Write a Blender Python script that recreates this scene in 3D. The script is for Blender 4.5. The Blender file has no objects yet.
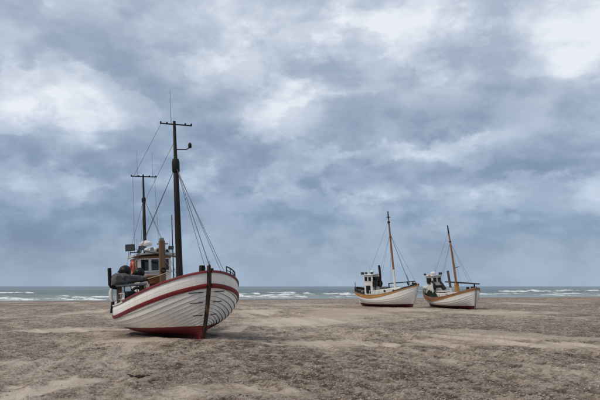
import bpy, bmesh, math, random
import numpy as np
from mathutils import Vector, Matrix, Euler

random.seed(7)
RNG = np.random.default_rng(11)
scene = bpy.context.scene
COL = scene.collection

# ------------------------------------------------------------------ camera
FPX = 560.0                                   # focal length in pixels of the 600 px wide photograph
TILT = math.atan(86.4 / FPX)                  # horizon lies 86.4 px below the centre
EYE = Vector((0.0, 0.0, 2.0))
cam_d = bpy.data.cameras.new('camera')
cam_d.sensor_width = 36.0
cam_d.lens = 36.0 * FPX / 600.0
cam_d.clip_start = 0.1
cam_d.clip_end = 60000.0
cam = bpy.data.objects.new('camera', cam_d)
COL.objects.link(cam)
cam.location = EYE
cam.rotation_euler = (math.pi / 2 + TILT, 0, 0)
scene.camera = cam
CT, ST = math.cos(TILT), math.sin(TILT)


def ray(px, py):
    """direction of a pixel of the 600x400 photograph"""
    x, z = (px - 300) / FPX, (200 - py) / FPX
    return Vector((x, CT - z * ST, ST + z * CT))


# ------------------------------------------------------------------ render / exposure
scene.render.engine = 'CYCLES'
scene.cycles.use_denoising = True
scene.cycles.max_bounces = 6
scene.view_settings.view_transform = 'Standard'
scene.view_settings.look = 'None'
scene.view_settings.gamma = 1.0
scene.view_settings.exposure = 0.32

SUN_AZ = math.radians(-128)     # measured from +Y towards +X: behind the viewer's left shoulder
SUN_EL = math.radians(48)


def srgb(r, g, b):
    f = lambda c: ((c / 255 + .055) / 1.055) ** 2.4 if c > 10 else c / 255 / 12.92
    return (f(r), f(g), f(b), 1.0)


class Nodes:
    """small helper to wire shader nodes"""
    def __init__(self, tree):
        self.t = tree
        self.n = tree.nodes
        self.n.clear()

    def add(self, typ, **kw):
        nd = self.n.new(typ)
        for k, v in kw.items():
            setattr(nd, k, v)
        return nd

    def put(self, sock, val):
        if isinstance(val, bpy.types.NodeSocket):
            self.t.links.new(val, sock)
        elif val is not None:
            sock.default_value = val

    def math(self, op, a, b=None, c=None, clamp=False):
        nd = self.add('ShaderNodeMath', operation=op, use_clamp=clamp)
        self.put(nd.inputs[0], a)
        if b is not None: self.put(nd.inputs[1], b)
        if c is not None: self.put(nd.inputs[2], c)
        return nd.outputs[0]

    def vmath(self, op, a, b=None, scale=None):
        nd = self.add('ShaderNodeVectorMath', operation=op)
        self.put(nd.inputs[0], a)
        if b is not None: self.put(nd.inputs[1], b)
        if scale is not None: self.put(nd.inputs['Scale'], scale)
        return nd.outputs[0]

    def noise(self, vec, scale, detail=4, rough=.55, dist=0.0, color=False):
        nd = self.add('ShaderNodeTexNoise')
        self.put(nd.inputs['Vector'], vec)
        nd.inputs['Scale'].default_value = scale
        nd.inputs['Detail'].default_value = detail
        nd.inputs['Roughness'].default_value = rough
        nd.inputs['Distortion'].default_value = dist
        return nd.outputs['Color' if color else 'Fac']

    def range(self, v, a, b, c=0.0, d=1.0, smooth=False):
        nd = self.add('ShaderNodeMapRange')
        if smooth: nd.interpolation_type = 'SMOOTHSTEP'
        self.put(nd.inputs[0], v)
        for i, q in zip((1, 2, 3, 4), (a, b, c, d)): self.put(nd.inputs[i], q)
        return nd.outputs[0]

    def mix(self, fac, a, b, blend='MIX'):
        nd = self.add('ShaderNodeMix', data_type='RGBA', blend_type=blend)
        self.put(nd.inputs[0], fac)
        self.put(nd.inputs[6], a)
        self.put(nd.inputs[7], b)
        return nd.outputs[2]

    def ramp(self, v, stops):
        nd = self.add('ShaderNodeValToRGB')
        self.put(nd.inputs[0], v)
        el = nd.color_ramp.elements
        el[0].position, el[0].color = stops[0]
        el[1].position, el[1].color = stops[-1]
        for p, c in stops[1:-1]:
            e = el.new(p); e.color = c
        return nd.outputs[0]


# ------------------------------------------------------------------ sky: thick broken overcast over a clear-sky base
world = bpy.data.worlds.new('World')
scene.world = world
world.use_nodes = True
N = Nodes(world.node_tree)
tc = N.add('ShaderNodeTexCoord')
d = N.vmath('NORMALIZE', tc.outputs['Generated'])
sep = N.add('ShaderNodeSeparateXYZ'); N.put(sep.inputs[0], d)
dx, dy, dz = sep.outputs
azi = N.math('ARCTAN2', dx, dy)
ele = N.math('ARCSINE', dz)
up = N.math('ADD', N.math('MAXIMUM', dz, 0.0), 0.22)
comb = N.add('ShaderNodeCombineXYZ')
N.put(comb.inputs[0], N.math('DIVIDE', dx, up)); N.put(comb.inputs[1], N.math('DIVIDE', dy, up)); comb.inputs[2].default_value = 3.7
plane = comb.outputs[0]                                     # a flat cloud deck overhead
n_big = N.noise(plane, 1.1, 6, .5, 0)
n_mid = N.noise(N.vmath('ADD', plane, (5.2, 1.3, 2.0)), 3.6, 6, .55, 0)
n_puff = N.noise(N.vmath('MULTIPLY', d, (1, 1, 1.7)), 8.5, 9, .55, 0)          # lumps of single clouds
# large cloud masses (azimuth / elevation), edges broken up by noise
ae = N.add('ShaderNodeCombineXYZ'); N.put(ae.inputs[0], azi); N.put(ae.inputs[1], ele)
wob = N.vmath('SCALE', N.vmath('SUBTRACT', N.noise(N.vmath('MULTIPLY', d, (1, 1, 1.8)), 9.0, 6, .6, 0, True), (.5, .5, .5)), scale=.11)
aew = N.vmath('ADD', ae.outputs[0], wob)
MASSES = [  # px, py, half-width px, half-height px, turn in degrees, strength (+ bright, - dark)
    (40, 100, 95, 40, 6, .30), (20, 62, 60, 18, 0, -.04), (60, 22, 120, 32, 8, -.22), (150, 70, 110, 30, -32, -.24), (215, 135, 80, 26, -30, -.22), (110, 55, 60, 20, -20, -.08),
    (350, 22, 130, 34, 0, .20), (220, 18, 70, 26, 0, .08), (340, 68, 90, 20, -8, -.16), (300, 100, 60, 14, 4, .20), (265, 122, 40, 20, 0, .18), (345, 92, 30, 14, 0, .14),
    (450, 112, 120, 26, 3, -.30), (400, 85, 50, 14, 0, -.10), (575, 62, 80, 44, 0, .20), (500, 50, 60, 20, -10, -.06),
    (262, 178, 55, 18, 10, .24), (320, 150, 40, 12, 0, .10), (70, 150, 110, 16, 4, -.13), (60, 185, 110, 14, 0, .12), (340, 182, 70, 14, -3, -.20), (385, 168, 40, 10, 0, -.10),
    (455, 143, 110, 12, 3, .16), (565, 132, 60, 18, 0, -.14), (560, 165, 60, 10, 0, -.10), (430, 190, 120, 12, 0, .12), (550, 200, 90, 12, 0, .12), (500, 172, 70, 8, 0, -.08),
    (170, 222, 150, 18, 2, -.10), (50, 228, 110, 20, 0, -.14), (290, 210, 80, 12, 0, .05), (420, 225, 140, 14, 0, -.06), (130, 170, 60, 12, 0, -.10),
]
total = None
for (px, py, hw, hh, rot, amt) in MASSES:
    r = ray(px, py).normalized()
    mp = N.add('ShaderNodeMapping', vector_type='TEXTURE')
    N.put(mp.inputs['Vector'], aew)
    mp.inputs['Location'].default_value = (math.atan2(r.x, r.y), math.asin(r.z), 0)
    mp.inputs['Rotation'].default_value = (0, 0, math.radians(rot))
    mp.inputs['Scale'].default_value = (hw / FPX * 1.35, hh / FPX * 1.35, 1)
    gr = N.add('ShaderNodeTexGradient', gradient_type='SPHERICAL'); N.put(gr.inputs[0], mp.outputs[0])
    g = N.math('MULTIPLY', N.range(gr.outputs['Fac'], 0, 1, 0, 1, True), amt)
    total = g if total is None else N.math('ADD', total, g)
total = N.math('MULTIPLY', total, .92)
n_edge = N.noise(N.vmath('ADD', N.vmath('MULTIPLY', d, (1, 1, 1.65)), (4.0, 1.5, .7)), 7.0, 11, .58, 0)
crisp = N.math('MULTIPLY', N.math('SUBTRACT', N.range(N.math('ADD', total, N.math('MULTIPLY', N.math('SUBTRACT', n_edge, .5), 1.5)), -.03, .10, 0, 1, True), .5), .15)   # billowing edges
crisp = N.math('MULTIPLY', crisp, N.range(ele, .03, .15, .15, 1, True))
total = N.math('ADD', total, crisp)
low = N.range(ele, .0, .13, 0, 1, True)                    # contrast fades towards the horizon
val = N.math('ADD', N.math('MULTIPLY', N.math('SUBTRACT', n_big, .5), .40), N.math('ADD', N.math('MULTIPLY', N.math('SUBTRACT', n_mid, .5), .16), N.math('MULTIPLY', N.math('SUBTRACT', N.range(n_puff, .34, .66, 0, 1, True), .5), .36)))
val = N.math('ADD', N.math('MULTIPLY', val, N.range(low, 0, 1, .30, 1)), total)
val = N.math('ADD', val, N.math('ADD', N.range(ele, .03, .48, .27, .72), N.range(ele, .0, .07, .14, .0)))
cloud_low = N.ramp(val, [(.0, srgb(122, 142, 168)), (.22, srgb(138, 158, 183)), (.42, srgb(160, 179, 202)), (.60, srgb(184, 201, 222)), (.78, srgb(212, 222, 238)), (1.0, srgb(240, 244, 252))])
cloud_high = N.ramp(val, [(.0, srgb(132, 149, 174)), (.22, srgb(150, 166, 189)), (.42, srgb(168, 182, 202)), (.60, srgb(188, 200, 216)), (.78, srgb(208, 217, 231)), (1.0, srgb(238, 243, 250))])
cloud = N.mix(N.range(ele, .12, .34, 0, 1, True), cloud_low, cloud_high)
sky = N.add('ShaderNodeTexSky', sky_type='NISHITA')
sky.sun_disc = False
sky.sun_elevation = SUN_EL
sky.sun_rotation = SUN_AZ
bg1 = N.add('ShaderNodeBackground'); N.put(bg1.inputs[0], sky.outputs[0]); bg1.inputs[1].default_value = 0.08
bg2 = N.add('ShaderNodeBackground'); N.put(bg2.inputs[0], cloud); bg2.inputs[1].default_value = 0.80
mx = N.add('ShaderNodeMixShader'); mx.inputs[0].default_value = .93
N.t.links.new(bg1.outputs[0], mx.inputs[1]); N.t.links.new(bg2.outputs[0], mx.inputs[2])
wo = N.add('ShaderNodeOutputWorld'); N.t.links.new(mx.outputs[0], wo.inputs[0])

# ------------------------------------------------------------------ the veiled sun
sun_d = bpy.data.lights.new('sun', 'SUN')
sun_d.energy = 1.5
sun_d.angle = math.radians(14)
sun_d.color = (1.0, .91, .79)
sun = bpy.data.objects.new('sun', sun_d)
COL.objects.link(sun)
sdir = Vector((math.sin(SUN_AZ) * math.cos(SUN_EL), math.cos(SUN_AZ) * math.cos(SUN_EL), math.sin(SUN_EL)))
sun.rotation_euler = (-sdir).to_track_quat('-Z', 'Y').to_euler()


# ================================================================== materials
def new_mat(name):
    m = bpy.data.materials.new(name)
    m.use_nodes = True
    n = Nodes(m.node_tree)
    b = n.add('ShaderNodeBsdfPrincipled')
    o = n.add('ShaderNodeOutputMaterial')
    n.t.links.new(b.outputs[0], o.inputs[0])
    return m, n, b


def plain(name, col, rough=.6, var=.25, scale=6.0, bump=.15, bscale=40.0, metal=0.0, dirt=None, dirt_amt=.4, stretch=(1, 1, 1)):
    """painted / bare surface: colour broken by two noises, optional dirt colour, fine relief"""
    m, n, b = new_mat(name)
    t = n.add('ShaderNodeTexCoord')
    v = n.vmath('MULTIPLY', t.outputs['Object'], stretch)
    a = n.noise(v, scale, 5, .6)
    c = tuple(col) + (1.0,)
    dark = tuple(x * (1 - var) for x in col) + (1.0,)
    base = n.mix(n.range(a, .3, .7), dark, c)
    if dirt:
        f = n.noise(n.vmath('ADD', v, (3.1, 7.7, 1.9)), scale * .6, 7, .7)
        base = n.mix(n.range(f, .5, .72, 0, dirt_amt), base, tuple(dirt) + (1.0,))
    n.put(b.inputs['Base Color'], base)
    n.put(b.inputs['Roughness'], n.range(a, .2, .8, rough - .1, min(1, rough + .1)))
    b.inputs['Metallic'].default_value = metal
    b.inputs['Specular IOR Level'].default_value = .22 if max(col) < .15 else .4
    if bump:
        bp = n.add('ShaderNodeBump'); bp.inputs['Strength'].default_value = bump; bp.inputs['Distance'].default_value = .02
        n.put(bp.inputs['Height'], n.noise(v, bscale, 4, .6)); n.put(b.inputs['Normal'], bp.outputs[0])
    return m


def hull_paint(name, white, red, wl):
    """planking paint: white topsides, red bottom below the painted waterline, scuffs and run marks"""
    m, n, b = new_mat(name)
    t = n.add('ShaderNodeTexCoord')
    o = t.outputs['Object']
    s = n.add('ShaderNodeSeparateXYZ'); n.put(s.inputs[0], o)
    streak = n.noise(n.vmath('MULTIPLY', o, (5, 5, .55)), 1.6, 6, .65)
    blotch = n.noise(o, 1.3, 6, .65)
    along = n.noise(n.vmath('MULTIPLY', o, (.5, 3, 9)), 1.7, 4, .6)
    w = n.mix(n.range(streak, .50, .75, 0, .32), tuple(white) + (1.0,), (.43, .38, .31, 1))
    w = n.mix(n.range(blotch, .52, .75, 0, .24), w, (.52, .49, .44, 1))
    w = n.mix(n.range(along, .58, .8, 0, .25), w, (.55, .53, .49, 1))
    run = n.noise(n.vmath('MULTIPLY', n.vmath('ADD', o, (2.3, 5.1, 0)), (9, 9, .35)), 1.5, 5, .6)
    w = n.mix(n.range(run, .62, .74, 0, .42), w, (.30, .15, .07, 1))                # rust runs
    chip = n.noise(o, 14, 5, .7)
    w = n.mix(n.range(chip, .70, .73, 0, .6), w, (.22, .18, .14, 1))
    rd = n.mix(n.range(blotch, .35, .7, 0, .6), tuple(red) + (1.0,), tuple(x * .55 for x in red) + (1.0,))
    rd = n.mix(n.range(chip, .60, .68, 0, .35), rd, (.28, .22, .18, 1))
    wob_ = n.math('MULTIPLY_ADD', n.math('SUBTRACT', n.noise(o, 2.2, 3, .5), .5), .035, s.outputs[2])
    n.put(b.inputs['Base Color'], n.mix(n.range(wob_, wl - .006, wl + .006), rd, w))
    b.inputs['Roughness'].default_value = .55
    bp = n.add('ShaderNodeBump'); bp.inputs['Strength'].default_value = .25; bp.inputs['Distance'].default_value = .02
    n.put(bp.inputs['Height'], n.noise(n.vmath('MULTIPLY', o, (1, 1, 5)), 9, 5, .6)); n.put(b.inputs['Normal'], bp.outputs[0])
    return m


M = {
    'lapshadefaint': plain('faint painted lap shadow', (.50, .475, .44), .8, .2, 3),  # weaker painted shadow for the laps of the far boats
    'white': plain('white paint', (.72, .70, .66), .5, .12, 3, .1, 30, dirt=(.36, .31, .25), dirt_amt=.45),
    'cream': plain('aged white paint', (.62, .59, .54), .6, .2, 4, .1, 30, dirt=(.30, .25, .19), dirt_amt=.5),
    'red': plain('red paint', (.205, .012, .016), .55, .35, 4, .1, 30, dirt=(.12, .05, .04), dirt_amt=.6),
    'lapshade': plain('painted lap shadow', (.15, .135, .115), .9, .4, 3),  # shadow under each plank lap, painted as a dark colour
    'tar': plain('tarred timber', (.026, .021, .018), .75, .4, 5, .4, 20, dirt=(.10, .07, .05), dirt_amt=.8, stretch=(1, 1, .3)),
    'stem': plain('worn stem timber', (.060, .040, .028), .8, .4, 3, .4, 20, dirt=(.30, .19, .10), dirt_amt=.9, stretch=(1, 1, .5)),
    'mastdark': plain('dark oiled mast', (.018, .014, .012), .6, .4, 3, .3, 15, dirt=(.05, .032, .022), dirt_amt=.6, stretch=(2, 2, .25)),
    'mastoak': plain('varnished spar', (.30, .125, .038), .45, .35, 3, .2, 15, dirt=(.13, .06, .03), dirt_amt=.7, stretch=(2, 2, .25)),
    'ochre': plain('ochre varnish', (.46, .225, .055), .5, .3, 3, .2, 20, dirt=(.22, .10, .04), dirt_amt=.7, stretch=(.4, 1, 2)),
    'brown': plain('brown varnish', (.28, .125, .050), .5, .35, 3, .2, 20, dirt=(.08, .05, .03), dirt_amt=.7),
    'post': plain('weathered brown timber', (.20, .112, .060), .8, .45, 3, .5, 12, dirt=(.07, .05, .04), dirt_amt=.8, stretch=(3, 3, .4)),
    'black': plain('black steel', (.011, .011, .012), .55, .4, 5, .15, 30, dirt=(.05, .03, .02), dirt_amt=.5),
    'rubber': plain('black rubber', (.010, .010, .011), .42, .3, 5, .05, 30),
    'steel': plain('galvanised steel', (.30, .31, .32), .5, .3, 6, .1, 30, metal=.6, dirt=(.14, .09, .06), dirt_amt=.6),
    'wire': plain('wire rope', (.10, .10, .105), .6, .2, 6, 0),
    'rope': plain('pale rope', (.50, .46, .38), .9, .3, 20, .2, 60),
    'tarp': plain('grey tarpaulin', (.115, .118, .120), .75, .3, 3, .35, 7, dirt=(.15, .14, .13), dirt_amt=.5),
    'orange': plain('orange plastic', (.62, .085, .025), .5, .25, 4, .05, 30),
    'deck': plain('grey deck paint', (.30, .29, .27), .7, .3, 3, .2, 20, dirt=(.12, .09, .07), dirt_amt=.6),
    'inside': plain('inner bulwark paint', (.50, .48, .45), .7, .25, 3, .1, 20, dirt=(.22, .17, .13), dirt_amt=.6),
    'insidedark': plain('dark inner bulwark', (.10, .085, .075), .7, .3, 3, .1, 20),
    'net': plain('dark netting', (.030, .034, .032), .9, .5, 12, .8, 40),
    'green': plain('green netting', (.020, .038, .032), .9, .5, 12, .8, 40),
    'blue': plain('blue plastic', (.06, .13, .26), .55, .3, 5, .1, 30),
    'kelp': plain('wet seaweed', (.028, .020, .013), .45, .4, 8, .3, 30),
    'lamp': plain('lamp glass', (.10, .11, .12), .15, .1, 5, 0),
}
mg, ng, bg_ = new_mat('window glass')
bg_.inputs['Base Color'].default_value = (.012, .015, .018, 1)
bg_.inputs['Roughness'].default_value = .06
bg_.inputs['IOR'].default_value = 1.45
M['glass'] = mg


# ================================================================== mesh helpers
class MB:
    def __init__(self):
        self.v, self.f, self.m = [], [], []

    def add(self, vs, fs, mi=0):
        o = len(self.v)
        self.v += [tuple(map(float, p)) for p in vs]
        for f in fs:
            self.f.append(tuple(i + o for i in f)); self.m.append(mi)
        return self

    def box(self, c, s, rot=(0, 0, 0), mi=0, bev=.0, taper=1.0):
        R = Euler(rot).to_matrix()
        vs, e = [], bev
        hx, hy, hz = s[0] / 2, s[1] / 2, s[2] / 2
        rings = [(-hz, hx - e, hy - e), (-hz + e, hx, hy), (hz - e, hx * taper, hy * taper), (hz, (hx - e) * taper, (hy - e) * taper)] if e else [(-hz, hx, hy), (hz, hx * taper, hy * taper)]
        for z, x, y in rings:
            for sx, sy in ((-1, -1), (1, -1), (1, 1), (-1, 1)):
                vs.append(Vector(c) + R @ Vector((sx * x, sy * y, z)))
        fs = [(3, 2, 1, 0)]
        k = len(rings)
        for i in range(k - 1):
            for j in range(4):
                a, b = i * 4 + j, i * 4 + (j + 1) % 4
                fs.append((a, b, b + 4, a + 4))
        t = (k - 1) * 4
        fs.append((t, t + 1, t + 2, t + 3))
        return self.add(vs, fs, mi)

    def tube(self, pts, r, n=8, mi=0, cap=True):
        pts = [Vector(p) for p in pts]
        rs = r if isinstance(r, (list, tuple)) else [r] * len(pts)
        vs, fs = [], []
        side = None
        for i, p in enumerate(pts):
            t = (pts[min(i + 1, len(pts) - 1)] - pts[max(i - 1, 0)]).normalized()
            if side is None or abs(side.dot(t)) > .95:
                side = t.orthogonal().normalized()
            side = (side - t * side.dot(t)).normalized()
            b = t.cross(side)
            for k in range(n):
                a = 2 * math.pi * k / n
                vs.append(p + (side * math.cos(a) + b * math.sin(a)) * rs[i])
        for i in range(len(pts) - 1):
            for k in range(n):
                fs.append((i * n + k, i * n + (k + 1) % n, (i + 1) * n + (k + 1) % n, (i + 1) * n + k))
        if cap:
            fs.append(tuple(range(n))[::-1])
            fs.append(tuple((len(pts) - 1) * n + k for k in range(n)))
        return self.add(vs, fs, mi)

    def lathe(self, prof, c, axis=(0, 0, 1), n=16, mi=0):
        """prof: list of (radius, height) along axis"""
        ax = Vector(axis).normalized(); s = ax.orthogonal().normalized(); b = ax.cross(s)
        vs, fs = [], []
        for r, h in prof:
            for k in range(n):
                a = 2 * math.pi * k / n
                vs.append(Vector(c) + ax * h + (s * math.cos(a) + b * math.sin(a)) * max(r, .0005))
        for i in range(len(prof) - 1):
            for k in range(n):
                fs.append((i * n + k, i * n + (k + 1) % n, (i + 1) * n + (k + 1) % n, (i + 1) * n + k))
        fs.append(tuple(range(n))[::-1]); fs.append(tuple((len(prof) - 1) * n + k for k in range(n)))
        return self.add(vs, fs, mi)

    def ball(self, c, r, n=18, mi=0, sz=1.0):
        k = n // 2
        return self.lathe([(r * math.sin(math.pi * i / k), -r * sz * math.cos(math.pi * i / k)) for i in range(k + 1)], c, (0, 0, 1), n, mi)

    def torus(self, c, R, r, axis=(0, 0, 1), n=24, k=8, mi=0):
        ax = Vector(axis).normalized(); s = ax.orthogonal().normalized(); b = ax.cross(s)
        vs, fs = [], []
        for i in range(n):
            a = 2 * math.pi * i / n
            o = s * math.cos(a) + b * math.sin(a)
            for j in range(k):
                q = 2 * math.pi * j / k
                vs.append(Vector(c) + o * (R + r * math.cos(q)) + ax * r * math.sin(q))
        for i in range(n):
            for j in range(k):
                fs.append((i * k + j, i * k + (j + 1) % k, ((i + 1) % n) * k + (j + 1) % k, ((i + 1) % n) * k + j))
        return self.add(vs, fs, mi)

    def loft(self, sections, mi=0, mis=None, closed=True):
        """sections: list of equally long closed point loops"""
        n = len(sections[0])
        vs = [p for s in sections for p in s]
        o = len(self.v)
        self.v += [tuple(map(float, p)) for p in vs]
        for i in range(len(sections) - 1):
            for k in range(n):
                self.f.append((o + i * n + k, o + i * n + (k + 1) % n, o + (i + 1) * n + (k + 1) % n, o + (i + 1) * n + k))
                self.m.append(mis[k] if mis else mi)
        if closed:
            self.f.append(tuple(o + k for k in range(n))); self.m.append(mi)
            self.f.append(tuple(o + (len(sections) - 1) * n + k for k in range(n))); self.m.append(mi)
        return self

    def build(self, name, mats, parent=None, smooth=None):
        me = bpy.data.meshes.new(name)
        me.from_pydata(self.v, [], self.f)
        for m in (mats if isinstance(mats, (list, tuple)) else [mats]):
            me.materials.append(M[m] if isinstance(m, str) else m)
        me.polygons.foreach_set('material_index', self.m)
        bm = bmesh.new(); bm.from_mesh(me)
        bmesh.ops.recalc_face_normals(bm, faces=bm.faces)
        bm.to_mesh(me); bm.free()
        if smooth:
            me.polygons.foreach_set('use_smooth', [True] * len(me.polygons))
            me.set_sharp_from_angle(angle=math.radians(smooth))
        o = bpy.data.objects.new(name, me)
        COL.objects.link(o)
        if parent: o.parent = parent
        return o


def tag(o, label=None, cat=None, group=None, kind=None):
    for k, v in (('label', label), ('category', cat), ('group', group), ('kind', kind)):
        if v: o[k] = v
    return o


def empty(name, loc, rot=(0, 0, 0)):
    o = bpy.data.objects.new(name, None)
    COL.objects.link(o)
    o.location = loc; o.rotation_euler = rot
    o.empty_display_size = .3
    return o


# ================================================================== numeric noise for terrain and sea
class Noise2:
    def __init__(self, seed):
        self.t = np.random.default_rng(seed).random((256, 256))

    def __call__(self, x, y):
        xi, yi = np.floor(x).astype(np.int64), np.floor(y).astype(np.int64)
        fx, fy = x - xi, y - yi
        fx = fx * fx * fx * (fx * (fx * 6 - 15) + 10); fy = fy * fy * fy * (fy * (fy * 6 - 15) + 10)
        t = self.t; a, b, c, e = xi & 255, (xi + 1) & 255, yi & 255, (yi + 1) & 255
        return (t[a, c] * (1 - fx) + t[b, c] * fx) * (1 - fy) + (t[a, e] * (1 - fx) + t[b, e] * fx) * fy - .5

    def fbm(self, x, y, o=4, g=.5):
        s, a = 0, 1.0
        for i in range(o):
            s = s + a * self(x + 17.3 * i, y - 9.1 * i)
            x, y = x * .8 * 2.03 - y * .6 * 2.03, x * .6 * 2.03 + y * .8 * 2.03
            a *= g
        return s


def sstep(a, b, x):
    t = np.clip((x - a) / (b - a), 0, 1)
    return t * t * (3 - 2 * t)


SEA_Z = -1.27
SHORE_Y, SHORE_K = 149.0, .35                        # waterline: y = SHORE_Y + SHORE_K x
SK = math.sqrt(1 + SHORE_K ** 2)


def q_of(x, y):
    return (y - SHORE_Y - SHORE_K * x) / SK


def base_z(x, y):
    return SEA_Z - .0105 * q_of(x, y)


def ground_at(px, py, z=None):
    """point of the beach (or of a level z) seen at a pixel"""
    r = ray(px, py)
    if z is not None:
        t = (z - EYE.z) / r.z
        return EYE + r * t
    t = 10.0
    for _ in range(60):
        p = EYE + r * t
        t = (base_z(p.x, p.y) - EYE.z) / r.z * .5 + t * .5
    return EYE + r * t


BOATS = [
    dict(X=-5.0986, Y=22.9258, Z=-.0078, yaw=-1.0864, pitch=.0385, heel=.0576, L=9.6913, B=2.0641, zb=2.2718, zm=1.3689, zs=1.847, rk=1.0, n1=2.6757, n0=1.8285, b1=.7993, wl=.5479, sk=.7),
    dict(X=9.871, Y=65.0913, Z=-.4139, yaw=-.7866, pitch=.0034, heel=.0491, L=8.6898, B=1.7299, zb=2.5953, zm=1.4933, zs=1.9403, rk=.8261, n1=2.9412, n0=1.899, b1=.853, wl=.5145, sk=1.5),
    dict(X=16.7421, Y=63.1442, Z=-.4732, yaw=-1.203, pitch=-.0157, heel=.0625, L=9.0859, B=1.719, zb=2.3576, zm=1.3127, zs=1.8524, rk=.5502, n1=3.0186, n0=1.9113, b1=.8714, wl=.5446, sk=1.15),
]

# ================================================================== the beach
NA, NB, NC, ND = Noise2(1), Noise2(2), Noise2(3), Noise2(4)


def spaced(parts):
    """strictly rising coordinates; parts = (start, end, first step, growth per metre)"""
    out = []
    for a, b, s, g in parts:
        x = a
        while x < b:
            out.append(x); x += s + g * (x - a)
    out.append(parts[-1][1])
    return np.array(out)


def poly_dist(x, y, pts):
    """distance to a polyline and running length along it"""
    best = np.full(x.shape, 1e9); run = np.zeros(x.shape); acc = 0.0; sgn = np.zeros(x.shape)
    for (ax, ay), (bx, by) in zip(pts[:-1], pts[1:]):
        vx, vy = bx - ax, by - ay; l = math.hypot(vx, vy)
        t = np.clip(((x - ax) * vx + (y - ay) * vy) / l ** 2, 0, 1)
        dd = np.hypot(x - ax - t * vx, y - ay - t * vy)
        m = dd < best
        best[m] = dd[m]; run[m] = acc + t[m] * l
        sgn[m] = np.sign((x - ax) * vy - (y - ay) * vx)[m]
        acc += l
    return best, run, sgn


def gpx(*pp):
    return [tuple(ground_at(*p)[:2]) for p in pp]


TRACKS = [  # (points, half gauge of the pair of wheels, wheel half-width, depth)
    (gpx((232, 303), (262, 309), (300, 317), (345, 327), (420, 347), (520, 372), (640, 398)), .95, .24, .050),
    (gpx((228, 307), (250, 313), (290, 325), (330, 340), (380, 362), (430, 390), (450, 404)), .85, .22, .045),
    (gpx((-20, 346), (40, 338), (100, 331), (130, 328)), .9, .24, .05),
    (gpx((-20, 318), (30, 310), (75, 305), (120, 303)), .9, .28, .06),
    (gpx((64, 300.8), (88, 308), (112, 317), (125, 324)), .0, .55, .07),
    (gpx((100, 350), (60, 362), (10, 385), (-20, 398)), .85, .22, .045),
    (gpx((230, 395), (170, 372), (110, 350), (70, 335), (20, 322)), .85, .22, .045),
    (gpx((610, 352), (500, 340), (400, 333), (300, 332), (240, 338)), .9, .24, .040),
    (gpx((610, 320), (520, 316), (440, 316), (360, 322), (280, 336)), .9, .26, .045),
    (gpx((130, 336), (95, 352), (70, 375), (55, 404)), .85, .22, .05),
    (gpx((-20, 326), (50, 318), (110, 316)), .9, .24, .05),
    (gpx((205, 345), (150, 356), (80, 366), (-20, 378)), .9, .22, .045),
    (gpx((600, 378), (480, 356), (380, 341), (320, 333)), .9, .24, .040),
]
PATCHES = [  # pixel centre, half sizes in px: wind-blown smooth pale sand
    (62, 387, 48, 10), (20, 396, 30, 6), (350, 314, 62, 6), (300, 321, 60, 7), (350, 312, 95, 6), (275, 322, 45, 5), (505, 343, 40, 4), (560, 346, 40, 5), (505, 313, 60, 3.5), (395, 309.5, 40, 3),
    (300, 304.5, 40, 1.6), (90, 312, 22, 3), (520, 303.5, 22, 1.5), (140, 345, 60, 3), (60, 331, 70, 3.0), (235, 330, 20, 4), (262, 312, 30, 4), (340, 345, 70, 5),
]


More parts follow.
